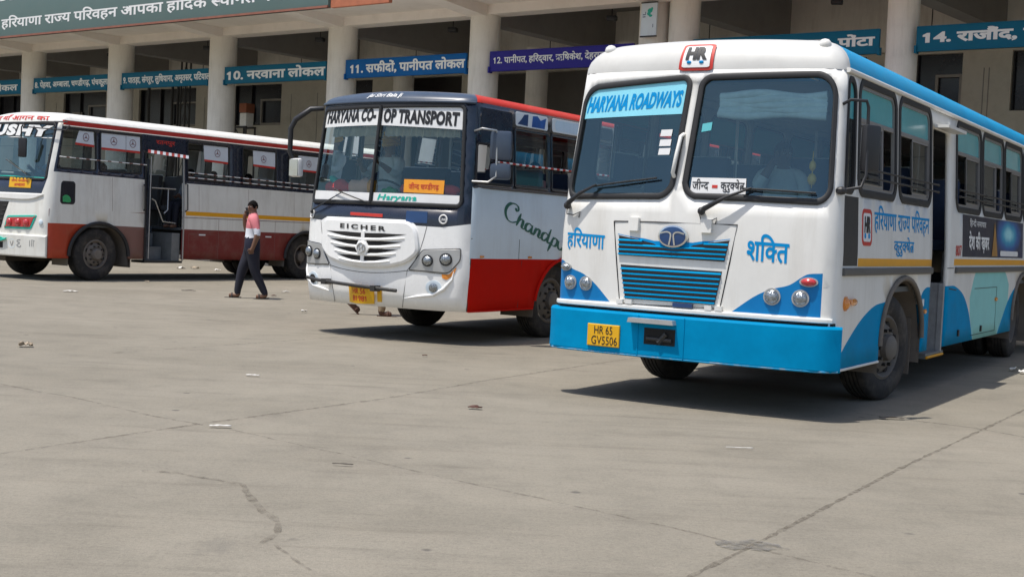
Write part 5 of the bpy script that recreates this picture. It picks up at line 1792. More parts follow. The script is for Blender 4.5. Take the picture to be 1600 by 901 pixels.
def build_terminal():
    root = tag(empty('terminal_building', (XB, YB, 0), -AB), 'cream concrete bus terminal with round columns and deep open bays behind the buses', 'building')
    S0, S1 = -24.0, 44.0
    b = MB(); b.rbox(((S0 + S1) / 2, 4.6, .16), (S1 - S0, 11.0, .32), .03)
    b.build('platform', M['plinth_stone'], root, 30)
    for s in COLS:
        rc = {17.44: .405, 22.78: .37, 23.62: .37}.get(s, .43 if s < 17 else .335)
        o = None
        if True:
            b = MB(); b.lathe([(.30, rc + .03), (.5, rc + .03), (.52, rc), (3.0, rc), (5.5, rc), (7.06, rc)], axis='Z', n=40)
            b.f = [f[::-1] for f in b.f]
            o = b.build('column', M['cream_render'], root, 40)
        o.location = (s, 0, 0)
    b = MB(); b.box(((S0 + S1) / 2, 0, 7.55), (S1 - S0, .56, 1.0))
    b.build('front_beam', M['soffit_render'], root)
    b = MB(); b.box(((S0 + S1) / 2, -1.64, 7.42), (S1 - S0, 2.72, .24)); b.box(((S0 + S1) / 2, -2.9, 8.4), (S1 - S0, .2, 2.2))
    b.build('canopy', M['soffit_render'], root)
    proto = None
    for s in COLS:
        if s == 23.62: continue
        s_ = 23.2 if s == 22.78 else s
        w = 1.3 if s == 22.78 else .56
        b = MB()
        p = [(-.283, 7.0), (-.283, 7.305), (-2.75, 7.305), (-2.75, 7.20)]
        b.add([(w / 2 * k, y, z) for k in (-1, 1) for y, z in p], [(0, 1, 2, 3), (7, 6, 5, 4), (0, 3, 7, 4), (3, 2, 6, 7), (1, 0, 4, 5), (2, 1, 5, 6)])
        o = b.build('canopy_bracket', M['soffit_render'], root, loc=(s_, 0, 0))
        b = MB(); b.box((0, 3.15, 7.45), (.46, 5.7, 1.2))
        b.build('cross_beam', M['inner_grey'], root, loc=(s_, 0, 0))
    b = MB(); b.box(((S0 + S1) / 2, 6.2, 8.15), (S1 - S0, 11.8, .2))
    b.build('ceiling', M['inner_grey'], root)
    # back wall with its openings
    ops = [(-21.9, -18.9), (-16.6, -13.4), (-11.34, -8.23), (-5.95, -2.27), (-.04, 2.71), (5.2, 7.4)]
    tall = [(9.0, 11.5), (12.6, 16.9), (18.0, 22.3)]
    ops2 = [(24.2, 25.6), (26.3, 28.17), (29.40, 32.6), (34.0, 37.0), (38.6, 42)]
    rects = [(a, 4.88, c, 6.40) for a, c in ops] + [(a, .33, c, 6.40) for a, c in tall] + [(a, 4.92, c, 6.40) for a, c in ops2]
    loops = [[(a, z0), (c, z0), (c, z1), (a, z1)] for a, z0, c, z1 in rects]
    out = [(S0, .32), (S1, .32), (S1, 6.46), (S0, 6.46)]
    V, F = cdt([out] + loops, (), out, loops)
    wv = [Vector((x, 6.0, z)) for x, z in V]
    b = MB(); b.add(wv, [f for f, _, _ in F])
    for lp in loops:
        k = len(lp)
        b.add([(x, 6.0, z) for x, z in lp] + [(x, 6.22, z) for x, z in lp], [(i, i + k, (i + 1) % k + k, (i + 1) % k) for i in range(k)])
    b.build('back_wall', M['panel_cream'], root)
    b = MB(); b.box(((S0 + S1) / 2, 5.95, 7.26), (S1 - S0, .3, 1.57)); b.build('upper_wall', M['cream_render'], root)
    b = MB()
    for a, z0, c, z1 in rects:
        if z0 > 1:
            for x in (a - .55, c + .55): b.box((x, 5.997, 3.3), (.02, .02, 5.4))
            b.box(((a + c) / 2, 5.995, z0 - .75), (c - a + 1.2, .02, .02))
    b.build('panel_joints', M['inner_grey'], root)
    for i, (a, z0, c, z1) in enumerate(rects):
        if z0 < 1: continue
        w = empty('window', ((a + c) / 2, 6.12, z0), 0, root)
        W_ = c - a
        b = MB(); b.box((0, .06, (z1 - z0) / 2), (W_, .02, z1 - z0)); b.build('dark_pane', M['dark_glass_panel'], w)
        b = MB()
        ws_ = W_ * .42 if W_ > 2.4 else W_ * .34
        x0 = W_ / 2 - .04 - ws_
        hh = (z1 - z0) * .62
        for x in (x0, W_ / 2 - .05): b.box((x, -.02, hh / 2 + .03), (.07, .06, hh))
        for z in (.05, hh): b.box(((x0 + W_ / 2 - .05) / 2, -.02, z), (ws_ + .06, .061, .07))
        b.build('light_frame', M['frame_grey'], w)
        b = MB()
        for x in (-W_ / 2 + .03, W_ / 2 - .015, -W_ / 2 + W_ * .36): b.box((x, .0, (z1 - z0) / 2), (.03, .08, z1 - z0))
        b.box((0, .0, .015), (W_, .08, .03))
        b.build('dark_frame', M['black_plastic'], w)
        if i % 2 == 0:
            b = MB(); b.box((-W_ * .22, .0, .42), (W_ * .24, .04, .55)); b.build('ticket_board', M['frame_grey'], w)
    b = MB()
    for a, z0, c, z1 in rects:
        pass
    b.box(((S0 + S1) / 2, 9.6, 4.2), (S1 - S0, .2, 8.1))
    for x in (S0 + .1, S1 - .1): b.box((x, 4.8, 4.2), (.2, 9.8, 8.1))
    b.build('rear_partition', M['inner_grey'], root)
    proto = None
    for s in (10.2, 13.6, 15.7, 19.0, 21.2):
        if proto is None:
            b = MB(); b.lathe([(.30, .34), (6.9, .34)], axis='Z', n=24); b.f = [f[::-1] for f in b.f]
            proto = o = b.build('inner_column', M['cream_render'], root, 40)
        else:
            o = proto.copy(); COL.objects.link(o); o.parent = root
        o.location = (s, 4.6, 0)
    b = MB(); b.box((15.78, -3.03, 7.75), (2.1, .12, 1.55)); b.build('brick_panel', M['brick_orange'], root)
    return root
build_terminal()

def wall_board(name, s0, s1, z0, z1, n, t, mat, label, cat, group=None):
    r = tag(empty(name, bpt((s0 + s1) / 2, n, z0), -AB), label, cat, group)
    b = MB(); b.rbox((0, 0, (z1 - z0) / 2), (s1 - s0, t, z1 - z0), .012)
    b.build('panel', M[mat], r, 40)
    return r
def board_text(r, txt, bold, x0, z0, x1, z1, t, mat='sign_letter', track=.0, rot=0):
    V, F = fit(lay(txt, bold, track), x0, z0, x1, z1, 0, rot)
    return mesh_obj('lettering', [(x, -t / 2 - .006, z) for x, z in V], F, M[mat], r)

# welcome board along the canopy edge
r = wall_board('welcome_signboard', -16.0, 14.70, 6.97, 9.3, -3.10, .12, 'board_greyteal', 'long grey-green welcome board with white Hindi writing along the canopy edge', 'signboard')
board_text(r, 'हरियाणा राज्य परिवहन आपका हार्दिक स्वागत करता है', .022, -.64 + .35, .27, 14.9, .73, .12, 'letter_white')
board_text(r, 'बस अड्डा जीन्द बस अड्डा', .05, -5.5, .98, 10.5, 2.1, .12, 'letter_white')
b = MB(); b.box((0, -.035, .03), (30.7, .10, .06)); b.build('red_border', M['border_brown'], r)

SG = 'platform signs between the columns'
def psign(c0, c1, mat, txt, bold, x0, x1, z0, z1, label, track=0.0):
    s0, s1 = c0 + RC - .02, c1 - RC + .02
    r = wall_board('platform_sign', s0, s1, 5.54, 6.07, -.22, .08, mat, label, 'platform sign', SG)
    m = (s0 + s1) / 2
    board_text(r, txt, bold, s0 + x0 - m, z0, s0 + x1 - m, z1, .08, track=track)
    b = MB()
    for k in (-1, 1): b.box((k * (s1 - s0) / 2, .0, .05), (.05, .14, .16))
    for z in (.012, .518): b.box((0, -.036, z), (s1 - s0 - .02, .02, .02))
    b.build('mounting', M[mat], r)
psign(-9.4, -4.02, 'sign_teal', '7. कैथल लोकल', .03, .2, 4.35, .12, .43, 'blue-green platform sign cut off by the left edge, left of the first column')
psign(-4.02, 1.30, 'sign_teal', '8. पेहवा, अम्बाला, चण्डीगढ़, पंचकूला', .03, .10, 4.6, .10, .44, 'blue-green platform sign reading 8 with four town names')
psign(1.30, 6.67, 'sign_teal', '9. पातड़ा, संगरूर, लुधियाना, अमृतसर, पटियाला', .03, .10, 4.75, .10, .44, 'blue-green platform sign reading 9 with five town names')
psign(6.67, 12.05, 'sign_teal', '10. नरवाना लोकल', .035, .12, 4.55, .11, .47, 'teal platform sign reading 10 in large letters')
psign(12.05, 17.44, 'sign_blue', '11. सफीदों, पानीपत लोकल', .035, .20, 4.55, .09, .46, 'bright blue platform sign reading 11 behind the middle bus')
psign(17.44, 22.78, 'sign_indigo', '12. पानीपत, हरिद्वार, ऋषिकेश, देहरादून', .022, .14, 3.80, .14, .42, 'violet-blue platform sign reading 12 left of the nearest bus')
psign(23.62, 29.05, 'sign_teal', '13. यमुनानगर, पोंटा', .04, .9, 4.52, .10, .44, 'teal platform sign mostly hidden behind the nearest bus, its right end over the roof')
psign(29.05, 34.45, 'sign_teal', '14. राजौंद, पूण्डरी', .045, .14, 3.45, .10, .45, 'teal platform sign reading 14 at the right edge')

# small board on the double column
r = wall_board('pillar_board', 22.72, 23.16, 6.15, 6.98, -.50, .05, 'pale_grey_paint', 'small pale board with a blue-green emblem fixed to the double column', 'sign')
b = MB()
def flat(b, poly, off): 
    k = len(poly); b.add([(x, -.025 - off, z) for x, z in poly], fill(ccw(poly)))
flat(b, arc(.03, .62, .07, .055, 0, 340, 12), .003); flat(b, arc(.0, .55, .05, .045, 0, 340, 12), .004); flat(b, arc(.085, .66, .03, .04, 0, 340, 10), .005); flat(b, arc(.05, .50, .05, .03, 0, 340, 10), .0055)
b.build('emblem', M['letter_teal'], r)
b = MB(); flat(b, [(-.17, .52), (-.09, .52), (-.09, .54), (-.17, .54)], .003); flat(b, [(-.17, .47), (-.09, .47), (-.09, .49), (-.17, .49)], .003); flat(b, [(-.10, .54), (-.085, .54), (-.085, .60), (-.10, .60)], .003); flat(b, [(.12, .22), (.135, .22), (.135, .30), (.12, .30)], .003)
b.build('emblem_marks', M['badge_blue'], r)
b = MB(); b.box((0, -.01, .015), (.45, .05, .03)); b.box((0, -.01, .815), (.45, .05, .03)); b.build('edge_strip', M['dark_steel'], r)

# lamps under the beams
for i, (c, w) in enumerate(((-9.4, 'at the far left'), (-4.02, 'over sign 8'), (1.30, 'over sign 9'), (6.67, 'over sign 10'), (12.05, 'over sign 11'), (17.44, 'over sign 12'), (23.62, 'over sign 13'), (29.05, 'over sign 14'))):
    for k, (ds, n) in enumerate(((3.45, .9), (4.4, 4.2))):
        t = tag(empty('flood_lamp', bpt(c + ds, n, 6.98 if n < 1 else 6.75), -AB + R(20)), 'small black flood lamp %s the beams %s' % ('just inside' if k == 0 else 'deep under', w), 'lamp', 'flood lamps under the terminal beams')
        b = MB(); b.rbox((0, 0, -.05), (.26, .20, .12), .02); b.build('lamp_body', M['black_plastic'], t, 40)
        b = MB(); b.tube([(0, 0, .0), (0, 0, 1.06 if n < 1 else 1.3)], .014, 6); b.build('stem', M['black_plastic'], t)
# thin drop rods
for c in (12.05, 17.44):
    t = tag(empty('fan_rod', bpt(c + 3.9, 2.2, 5.0), -AB), 'thin hanging rod inside the bay %s' % ('behind the middle bus' if c < 13 else 'just left of the nearest bus roof'), 'rod')
    b = MB(); b.tube([(0, 0, 0), (0, 0, 3.05)], .012, 6); b.build('rod', M['dark_steel'], t)
    b = MB(); b.lathe([(-.02, .001), (-.02, .09), (.10, .07), (.12, .012)], axis='Z', n=16); b.build('rod_cup', M['frame_grey'], t, 40)

# steel mast inside bay 9
t = tag(empty('steel_mast', bpt(.95, 3.0, .32), -AB), 'dark steel lattice mast standing behind sign 9', 'mast')
b = MB()
for x, y in ((-.13, -.1), (.13, -.1), (.13, .1), (-.13, .1)): b.tube([(x, y, 0), (x, y, 7.1)], .035, 6)
for k in range(12):
    z = .3 + .56 * k
    b.tube([(-.13, -.1, z), (.13, -.1, z + .56)], .014, 5); b.tube([(.13, .1, z), (-.13, .1, z + .56)], .014, 5)
b.build('lattice', M['dark_steel'], t, 40)
for x, h in ((-.75, 6.15), (-.42, 6.1)):
    q = tag(empty('steel_post', bpt(.95 + x, 3.0, .32), -AB), 'plain dark steel post left of the lattice mast, %s' % ('the outer one' if x < -.5 else 'the inner one'), 'post')
    b = MB(); b.tube([(0, 0, 0), (0, 0, h)], .05, 8); b.build('shaft', M['dark_steel'], q, 40)
    b = MB(); b.box((0, 0, .02), (.24, .24, .04)); b.build('foot_plate', M['dark_steel'], q)
t = tag(empty('steel_post', bpt(-1.2, 3.0, .32), -AB), 'thin dark post rising above sign 8', 'post')
b = MB(); b.tube([(0, 0, 0), (0, 0, 6.2)], .06, 8); b.build('shaft', M['dark_steel'], t, 40)
b = MB(); b.box((0, 0, .02), (.24, .24, .04)); b.build('foot_plate', M['dark_steel'], t)

# cooler on its tall stand inside bay 10
t = tag(empty('water_cooler', bpt(4.35, 3.0, .32), -AB), 'orange and white cooler box on a tall black steel stand', 'cooler')
b = MB(); b.rbox((0, 0, 4.44), (.34, .34, .46), .03); b.build('tank', M['curtain_pale'], t, 40)
b = MB(); b.rbox((0, 0, 4.84), (.38, .38, .32), .03); b.build('lid', M['cooler_orange'], t, 40)
b = MB()
for x in (-.36, .22):
    for y in (-.2, .2): b.tube([(x, y, 0), (x, y, 4.20 if x > 0 else 5.0)], .035, 6)
b.tube([(-.36, -.2, 4.15), (.22, -.2, 3.5)], .026, 6); b.tube([(-.36, -.2, 2.6), (.22, -.2, 3.4)], .026, 6)
for y in (-.2, .2): b.tube([(-.38, y, 4.18), (.25, y, 4.18)], .035, 6)
b.build('stand', M['dark_steel'], t, 40)

build_blue_bus()
build_red_bus()
build_maroon_bus()

# ================================================================== people
mk('skin_brown', (.17, .085, .05), .55, .08, 20)
mk('skin_tan', (.30, .165, .105), .55, .08, 20)
mk('hair_black', (.008, .007, .007), .9, .3, 30, bump=.4, spec=.1)
mk('shirt_pink', (.62, .19, .21), .85, .06, 20, bump=.2)
mk('shirt_white', (.72, .75, .80), .85, .06, 20, bump=.2)
mk('shirt_navy', (.010, .011, .028), .85, .1, 20, bump=.2)
mk('trousers_navy', (.010, .011, .022), .8, .2, 14, bump=.3)
mk('kurta_white', (.70, .70, .67), .85, .06, 20, bump=.2)
mk('trousers_tan', (.34, .26, .17), .85, .1, 20, bump=.2)
mk('leather_brown', (.09, .04, .025), .6, .2, 20)
mk('turban_yellow', (.72, .40, .05), .8, .15, 20, bump=.4)
mk('shirt_rose', (.55, .30, .28), .85, .08, 20, bump=.2)
mk('shirt_red', (.45, .025, .02), .85, .08, 20, bump=.2)
mk('shirt_grey', (.22, .25, .30), .85, .08, 20, bump=.2)
mk('eye_white', (.7, .68, .64), .3, .05, 20)

def skin_body(nodes, edges, levels=2):
    me = bpy.data.meshes.new('skeleton')
    names = list(nodes)
    ix = {n: i for i, n in enumerate(names)}
    me.from_pydata([nodes[n][0] for n in names], [(ix[a], ix[b]) for a, b in edges], [])
    o = bpy.data.objects.new('skeleton', me)
    COL.objects.link(o)
    md = o.modifiers.new('skin', 'SKIN')
    md.use_smooth_shade = True
    if not me.skin_vertices: me.skin_vertices.new()
    for i, n in enumerate(names):
        r = nodes[n][1]
        r = r if isinstance(r, tuple) else (r, r)
        q = 1.30 if n[:2] not in ('ja', 'sk', 'cr', 'ne', 'ha', 'wr') else (1.1 if n[:2] in ('ja', 'sk', 'cr') else 1.15)
        if n[:3] in ('hip',) or n[:2] in ('kn', 'an'): q = 1.42
        me.skin_vertices[0].data[i].radius = (r[0] * q, r[1] * q)
        me.skin_vertices[0].data[i].use_root = (n == 'pelvis')
    sb = o.modifiers.new('smooth', 'SUBSURF')
    sb.levels = sb.render_levels = levels
    bpy.context.view_layer.update()
    ev = o.evaluated_get(bpy.context.evaluated_depsgraph_get())
    m2 = ev.to_mesh()
    v = [p.co.copy() for p in m2.vertices]
    f = [tuple(p.vertices) for p in m2.polygons]
    ev.to_mesh_clear()
    bpy.data.objects.remove(o)
    bpy.data.meshes.remove(me)
    return v, f

def person(loc, rz, J, look, label, cat='person', group=None, hair=True, turn=0.0, extra=None, levels=2):
    """J: joints of the pose (x right, y ahead, z up); look: colour function of the body zone and height"""
    N = {
        'pelvis': (J['pelvis'], (.135, .105)), 'spine': (J['spine'], (.125, .095)), 'chest': (J['chest'], (.15, .105)), 'neck0': (J['neck0'], (.075, .07)),
        'neck': (J['neck'], .052), 'jaw': (J['jaw'], (.060, .068)), 'skull': (J['skull'], (.074, .086)), 'crown': (J['crown'], (.056, .066)),
    }
    E_ = [('pelvis', 'spine'), ('spine', 'chest'), ('chest', 'neck0'), ('neck0', 'neck'), ('neck', 'jaw'), ('jaw', 'skull'), ('skull', 'crown')]
    for sd in 'LR':
        N['sh' + sd] = (J['sh' + sd], .068); N['el' + sd] = (J['el' + sd], .046); N['wr' + sd] = (J['wr' + sd], .030); N['ha' + sd] = (J['ha' + sd], (.040, .022))
        N['hip' + sd] = (J['hip' + sd], .098); N['kn' + sd] = (J['kn' + sd], .066); N['an' + sd] = (J['an' + sd], .045); N['he' + sd] = (J['he' + sd], .040); N['toe' + sd] = (J['toe' + sd], (.042, .026))
        E_ += [('neck0', 'sh' + sd), ('sh' + sd, 'el' + sd), ('el' + sd, 'wr' + sd), ('wr' + sd, 'ha' + sd), ('pelvis', 'hip' + sd), ('hip' + sd, 'kn' + sd), ('kn' + sd, 'an' + sd), ('an' + sd, 'he' + sd), ('he' + sd, 'toe' + sd)]
    v, f = skin_body(N, E_, levels)
    segs = [(a, b, Vector(N[a][0]), Vector(N[b][0])) for a, b in E_]
    rad = {n_: (max(q[1]) if isinstance(q[1], tuple) else q[1]) for n_, q in N.items()}
    mats, mi = [], []
    def mid(name):
        if name not in mats: mats.append(name)
        return mats.index(name)
    for t in f:
        c = sum((v[i] for i in t), Vector()) / len(t)
        best = None
        for a, b, p, q in segs:
            d = q - p
            k = max(0, min(1, (c - p).dot(d) / max(1e-9, d.dot(d))))
            dist = (c - (p + d * k)).length / (rad[a] + (rad[b] - rad[a]) * k)
            if best is None or dist < best[0]: best = (dist, a, b, k)
        mi.append(mid(look(best[1], best[2], best[3], c)))
    bd = MB()
    bd.v, bd.f, bd.m = v, f, mi
    sk = mid(look('skull', 'crown', 0, Vector((0, 0, 2))))
    # face
    H = Vector(J['skull'])
    rot = Matrix.Rotation(turn, 3, 'Z')
    def hp(x, y, z): return H + rot @ Vector((x, y, z))
    bd.tube([hp(0, .078, .012), hp(0, .100, -.022), hp(0, .088, -.032)], [.008, .014, .011], 8, m=sk)
    for x in (-.031, .031):
        bd.ball(hp(x, .073, .008), (.013, .008, .008), 10, m=mid('eye_white'))
        bd.ball(hp(x, .079, .008), (.006, .005, .006), 8, m=mid('hair_black'))
        bd.tube([hp(x * .5, .082, .028), hp(x * 1.5, .074, .027)], .005, 5, m=mid('hair_black'))
        bd.ball(hp(x * 2.5, -.005, -.01), (.010, .020, .030), 10, m=sk)
    bd.tube([hp(-.022, .072, -.058), hp(0, .079, -.056), hp(.022, .072, -.058)], [.003, .006, .003], 6, m=mid('letter_red') if False else sk)
    # fingers
    for sd in 'LR':
        w, h = Vector(J['wr' + sd]), Vector(J['ha' + sd])
        d = (h - w).normalized()
        sidev = Vector(J.get('palm' + sd, (0, 1, 0)))
        sidev = (sidev - d * sidev.dot(d)).normalized()
        curl = d.cross(sidev) * (1 if sd == 'L' else -1)
        for k, ln in enumerate((.062, .072, .067, .052)):
            b0 = h + sidev * (.027 - .018 * k) - d * .005
            bd.tube([b0, b0 + d * ln * .5 + curl * .006, b0 + d * ln * .8 + curl * .022, b0 + d * ln * .9 + curl * .038], [.0095, .0085, .008, .0065], 7, m=sk)
        b0 = w + d * .035 + sidev * .022
        bd.tube([b0, b0 + sidev * .03 + d * .02, b0 + sidev * .035 + d * .055 + curl * .012], [.012, .010, .008], 7, m=sk)
    root = bd.build('person', [M[m] for m in mats], None, 60, loc, rz)
    tag(root, label, cat, group)
    if hair:
        b = MB()
        n, h_ = 20, 8
        rnd = random.Random(int(abs(loc[0]) * 100))
        vs_ = []
        for i in range(h_ + 1):
            th = R(112) * i / h_
            for k in range(n):
                t = 2 * PI * k / n
                rr = 1 + rnd.uniform(-.03, .05)
                lim = 1.0
                x, y, z = .083 * math.sin(th) * math.cos(t) * rr, .097 * math.sin(th) * math.sin(t) * rr - .012, .104 * math.cos(th) * rr
                if y > .045 and z < .045: z = .045 + (z - .045) * .15; y = min(y, .088)
                vs_.append(hp(x, y, z + .018))
        fs_ = []
        for i in range(h_):
            for k in range(n):
                fs_.append((i * n + k, (i + 1) * n + k, (i + 1) * n + (k + 1) % n, i * n + (k + 1) % n))
        b.add(vs_, fs_)
        b.build('hair', M['hair_black'], root, 70)
    if extra: extra(root, hp)
    return root

STAND = dict(pelvis=(0, 0, .93), spine=(0, .01, 1.12), chest=(0, 0, 1.30), neck0=(0, -.005, 1.42), neck=(0, .005, 1.49), jaw=(0, .025, 1.545), skull=(0, .02, 1.605), crown=(0, .012, 1.668),
    shL=(-.175, -.005, 1.405), shR=(.175, -.005, 1.405), elL=(-.225, -.03, 1.13), elR=(.225, -.03, 1.13), wrL=(-.215, .06, .90), wrR=(.215, .06, .90), haL=(-.205, .09, .83), haR=(.205, .09, .83),
    hipL=(-.09, 0, .87), hipR=(.09, 0, .87), knL=(-.095, .02, .49), knR=(.095, .02, .49), anL=(-.10, -.01, .10), anR=(.10, -.01, .10), heL=(-.10, -.03, .04), heR=(.10, -.03, .04), toeL=(-.11, .15, .027), toeR=(.11, .15, .027))
def pose(**k):
    d = dict(STAND); d.update(k); return d

def sandal(root, J, mat):
    b = MB()
    for sd in 'LR':
        a, t = Vector(J['he' + sd]), Vector(J['toe' + sd])
        d = (t - a); d.normalize()
        s_ = Vector((d.y, -d.x, 0)).normalized()
        up_ = s_.cross(d)
        if up_.z < 0: up_ = -up_
        for w in (0,):
            p0, p1 = a - d * .05 - up_ * .032, t + d * .05 - up_ * .020
            vs_ = []
            for o in (0, -.018):
                vs_ += [p0 - s_ * .036 + up_ * o, p1 - s_ * .044 + up_ * o, p1 + d * .03 + up_ * o, p1 + s_ * .044 + up_ * o, p0 + s_ * .036 + up_ * o]
            b.add(vs_, [(0, 1, 2, 3, 4), (9, 8, 7, 6, 5)] + [(i, i + 5, (i + 1) % 5 + 5, (i + 1) % 5) for i in range(5)])
        m_ = a.lerp(t, .62)
        b.tube([m_ - s_ * .046 - up_ * .02, m_ - s_ * .03 + up_ * .035, m_ + up_ * .045, m_ + s_ * .03 + up_ * .035, m_ + s_ * .046 - up_ * .02], .012, 6)
    b.build('sandals', M[mat], root, 50)

# the man walking past with a phone
JW = pose(skull=(0, .025, 1.605), elR=(.23, .13, 1.16), wrR=(.15, .165, 1.42), haR=(.115, .135, 1.50), palmR=(-.3, -1, 0), elL=(-.235, -.10, 1.14), wrL=(-.215, -.02, .90), haL=(-.205, .01, .83),
          hipR=(.088, .01, .87), knR=(.088, .17, .50), anR=(.085, .24, .10), heR=(.085, .22, .045), toeR=(.085, .39, .03), hipL=(-.088, -.01, .87), knL=(-.09, -.06, .49), anL=(-.09, -.25, .108), heL=(-.09, -.265, .058), toeL=(-.09, -.09, .028))
def look_walk(a, b, k, c):
    if a in ('neck', 'jaw', 'skull'): return 'skin_brown'
    if a[:2] in ('el', 'wr') and (k > .05 or a[:2] == 'wr'): return 'skin_brown'
    if a[:2] in ('an', 'he'): return 'skin_brown' if (a[:2] == 'he' or k > .6) else 'trousers_navy'
    if a[:3] == 'hip' or a[:2] == 'kn' or (a == 'pelvis' and c.z < .86): return 'trousers_navy'
    if c.z > 1.235: return 'shirt_pink'
    if c.z > 1.075: return 'shirt_white'
    return 'shirt_navy'
def walk_extra(root, hp):
    b = MB(); b.rbox(Vector(JW['haR']) + Vector((-.03, -.035, .03)), (.015, .07, .145), .005, Matrix.Rotation(R(-15), 3, 'X'))
    sandal(root, JW, 'rubber')
    ph = b.build('phone', M['black_plastic'], None, 40)
    ph.location, ph.rotation_euler = root.location, root.rotation_euler
    tag(ph, 'black phone held to the ear of the walking man', 'phone')
person((-4.60, 23.56, 0), R(90 + 8), JW, look_walk, 'man walking left in a pink, white and navy shirt with a phone at his ear', turn=R(50), extra=walk_extra, levels=3)

# the man hidden behind the middle bus, only his feet in view
JH = pose(hipR=(.09, .01, .87), knR=(.09, .13, .48), anR=(.09, .17, .09), heR=(.09, .15, .04), toeR=(.09, .33, .027), knL=(-.09, -.03, .50), anL=(-.09, -.28, .20), heL=(-.09, -.32, .16), toeL=(-.09, -.20, .035))
def look_hidden(a, b, k, c):
    if a in ('neck', 'jaw', 'skull') or a[:2] == 'wr' or (a[:2] == 'el' and k > .8): return 'skin_tan'
    if a[:2] == 'he' or (a[:2] == 'an'): return 'leather_brown'
    if a[:3] == 'hip' or a[:2] == 'kn': return 'trousers_tan'
    return 'kurta_white' if c.z > .9 else 'trousers_tan'
person((-2.16, 20.72, 0), R(-90), JH, look_hidden, 'person walking behind the middle bus, tan trouser legs and brown shoes showing below its bumper', extra=lambda r, h: sandal(r, JH, 'leather_brown'))

# people inside the buses
def in_bus(k, skin, x, v, z):
    X, Y, a = CORNER[k]
    u = skin.W / 2 - x
    return (X - math.cos(a) * u + math.sin(a) * v, Y + math.sin(a) * u + math.cos(a) * v, z), R(180) - a
SIT = pose(pelvis=(0, 0, .50), spine=(0, -.03, .70), chest=(0, -.05, .88), neck0=(0, -.05, 1.0), neck=(0, -.04, 1.07), jaw=(0, -.015, 1.125), skull=(0, -.02, 1.185), crown=(0, -.025, 1.248), shL=(-.175, -.05, .985), shR=(.175, -.05, .985),
    elL=(-.23, .03, .74), elR=(.23, .03, .74), wrL=(-.15, .22, .68), wrR=(.15, .22, .68), haL=(-.11, .29, .66), haR=(.11, .29, .66), hipL=(-.09, .06, .50), hipR=(.09, .06, .50), knL=(-.10, .44, .52), knR=(.10, .44, .52), anL=(-.10, .46, .10), anR=(.10, .46, .10),
    heL=(-.10, .44, .04), heR=(.10, .44, .04), toeL=(-.10, .61, .03), toeR=(.10, .61, .03))
def look_of(top, legs, skin_):
    def f(a, b, k, c):
        if a in ('neck', 'jaw', 'skull') or a[:2] == 'wr' or (a[:2] == 'el' and k > .45) or a[:2] in ('he',): return skin_
        if a[:3] == 'hip' or a[:2] in ('kn', 'an'): return legs
        return top
    return f
def rider(k, skin, x, v, z, top, label, J=SIT, legs='trousers_navy', sk='skin_brown', turn=0.0, extra=None, hair=True, rz=0.0):
    loc, r_ = in_bus(k, skin, x, v, z)
    return person(loc, r_ + rz, J, look_of(top, legs, sk), label, turn=turn, hair=hair, extra=extra)
rider(3, SKIN3, .30, 1.42, 1.06, 'kurta_white', 'person in a white shirt seated behind the nearest bus right windscreen', turn=R(20), rz=R(25), J=dict(SIT, elR=(.24, .14, .86), wrR=(.12, .16, 1.08), haR=(.08, .13, 1.14)))
rider(3, SKIN3, .80, 2.72, 1.06, 'shirt_red', 'passenger in a red shirt seated by the second side window of the nearest bus')
drv = dict(SIT, elL=(-.24, .16, .80), elR=(.24, .16, .80), wrL=(-.18, .36, .92), wrR=(.18, .36, .92), haL=(-.15, .42, .95), haR=(.15, .42, .95))
def turban(root, hp):
    b = MB()
    for k in range(6):
        q = R(18 * (k - 2.5))
        b.tube([hp((.098 - .004 * k) * math.cos(2 * PI * i / 18), (.108 - .004 * k) * math.sin(2 * PI * i / 18) - .015, .05 + .022 * k + .03 * math.sin(2 * PI * i / 18) * (1 if k % 2 else -1)) for i in range(18)], .026, 7, True)
    b.ball(hp(0, -.01, .14), (.085, .09, .06), 12)
    b.build('turban', M['turban_yellow'], root, 60)
rider(2, SKIN2, -.72, 1.0, 1.27, 'kurta_white', 'driver in white with a yellow turban at the wheel of the middle bus', J=drv, sk='skin_tan', legs='kurta_white', extra=turban, hair=False, turn=R(-15))
rider(2, SKIN2, .62, 2.55, 1.07, 'shirt_rose', 'passenger in a rose shirt seated well inside the middle bus', sk='skin_tan')
rider(1, SKIN1, .72, 1.80, 1.12, 'kurta_white', 'passenger in a white shirt behind the second side window of the maroon bus', J=dict(SIT, neck0=(0, .04, 1.0), neck=(0, .07, 1.06), jaw=(0, .11, 1.11), skull=(0, .12, 1.165), crown=(0, .12, 1.225)))
rider(1, SKIN1, -.62, 1.45, 1.30, 'shirt_grey', 'driver in a grey shirt behind the windscreen of the maroon bus', J=drv, sk='skin_tan')
rider(1, SKIN1, .85, 3.95, 1.12, 'shirt_grey', 'passenger in a grey shirt just behind the maroon bus door')
rider(1, SKIN1, .62, 4.85, 1.12, 'shirt_navy', 'passenger in dark clothes by the curtained window right of the maroon bus door')
rider(1, SKIN1, .85, 5.72, 1.12, 'shirt_navy', 'passenger in dark clothes by the fourth side window of the maroon bus', sk='skin_tan')
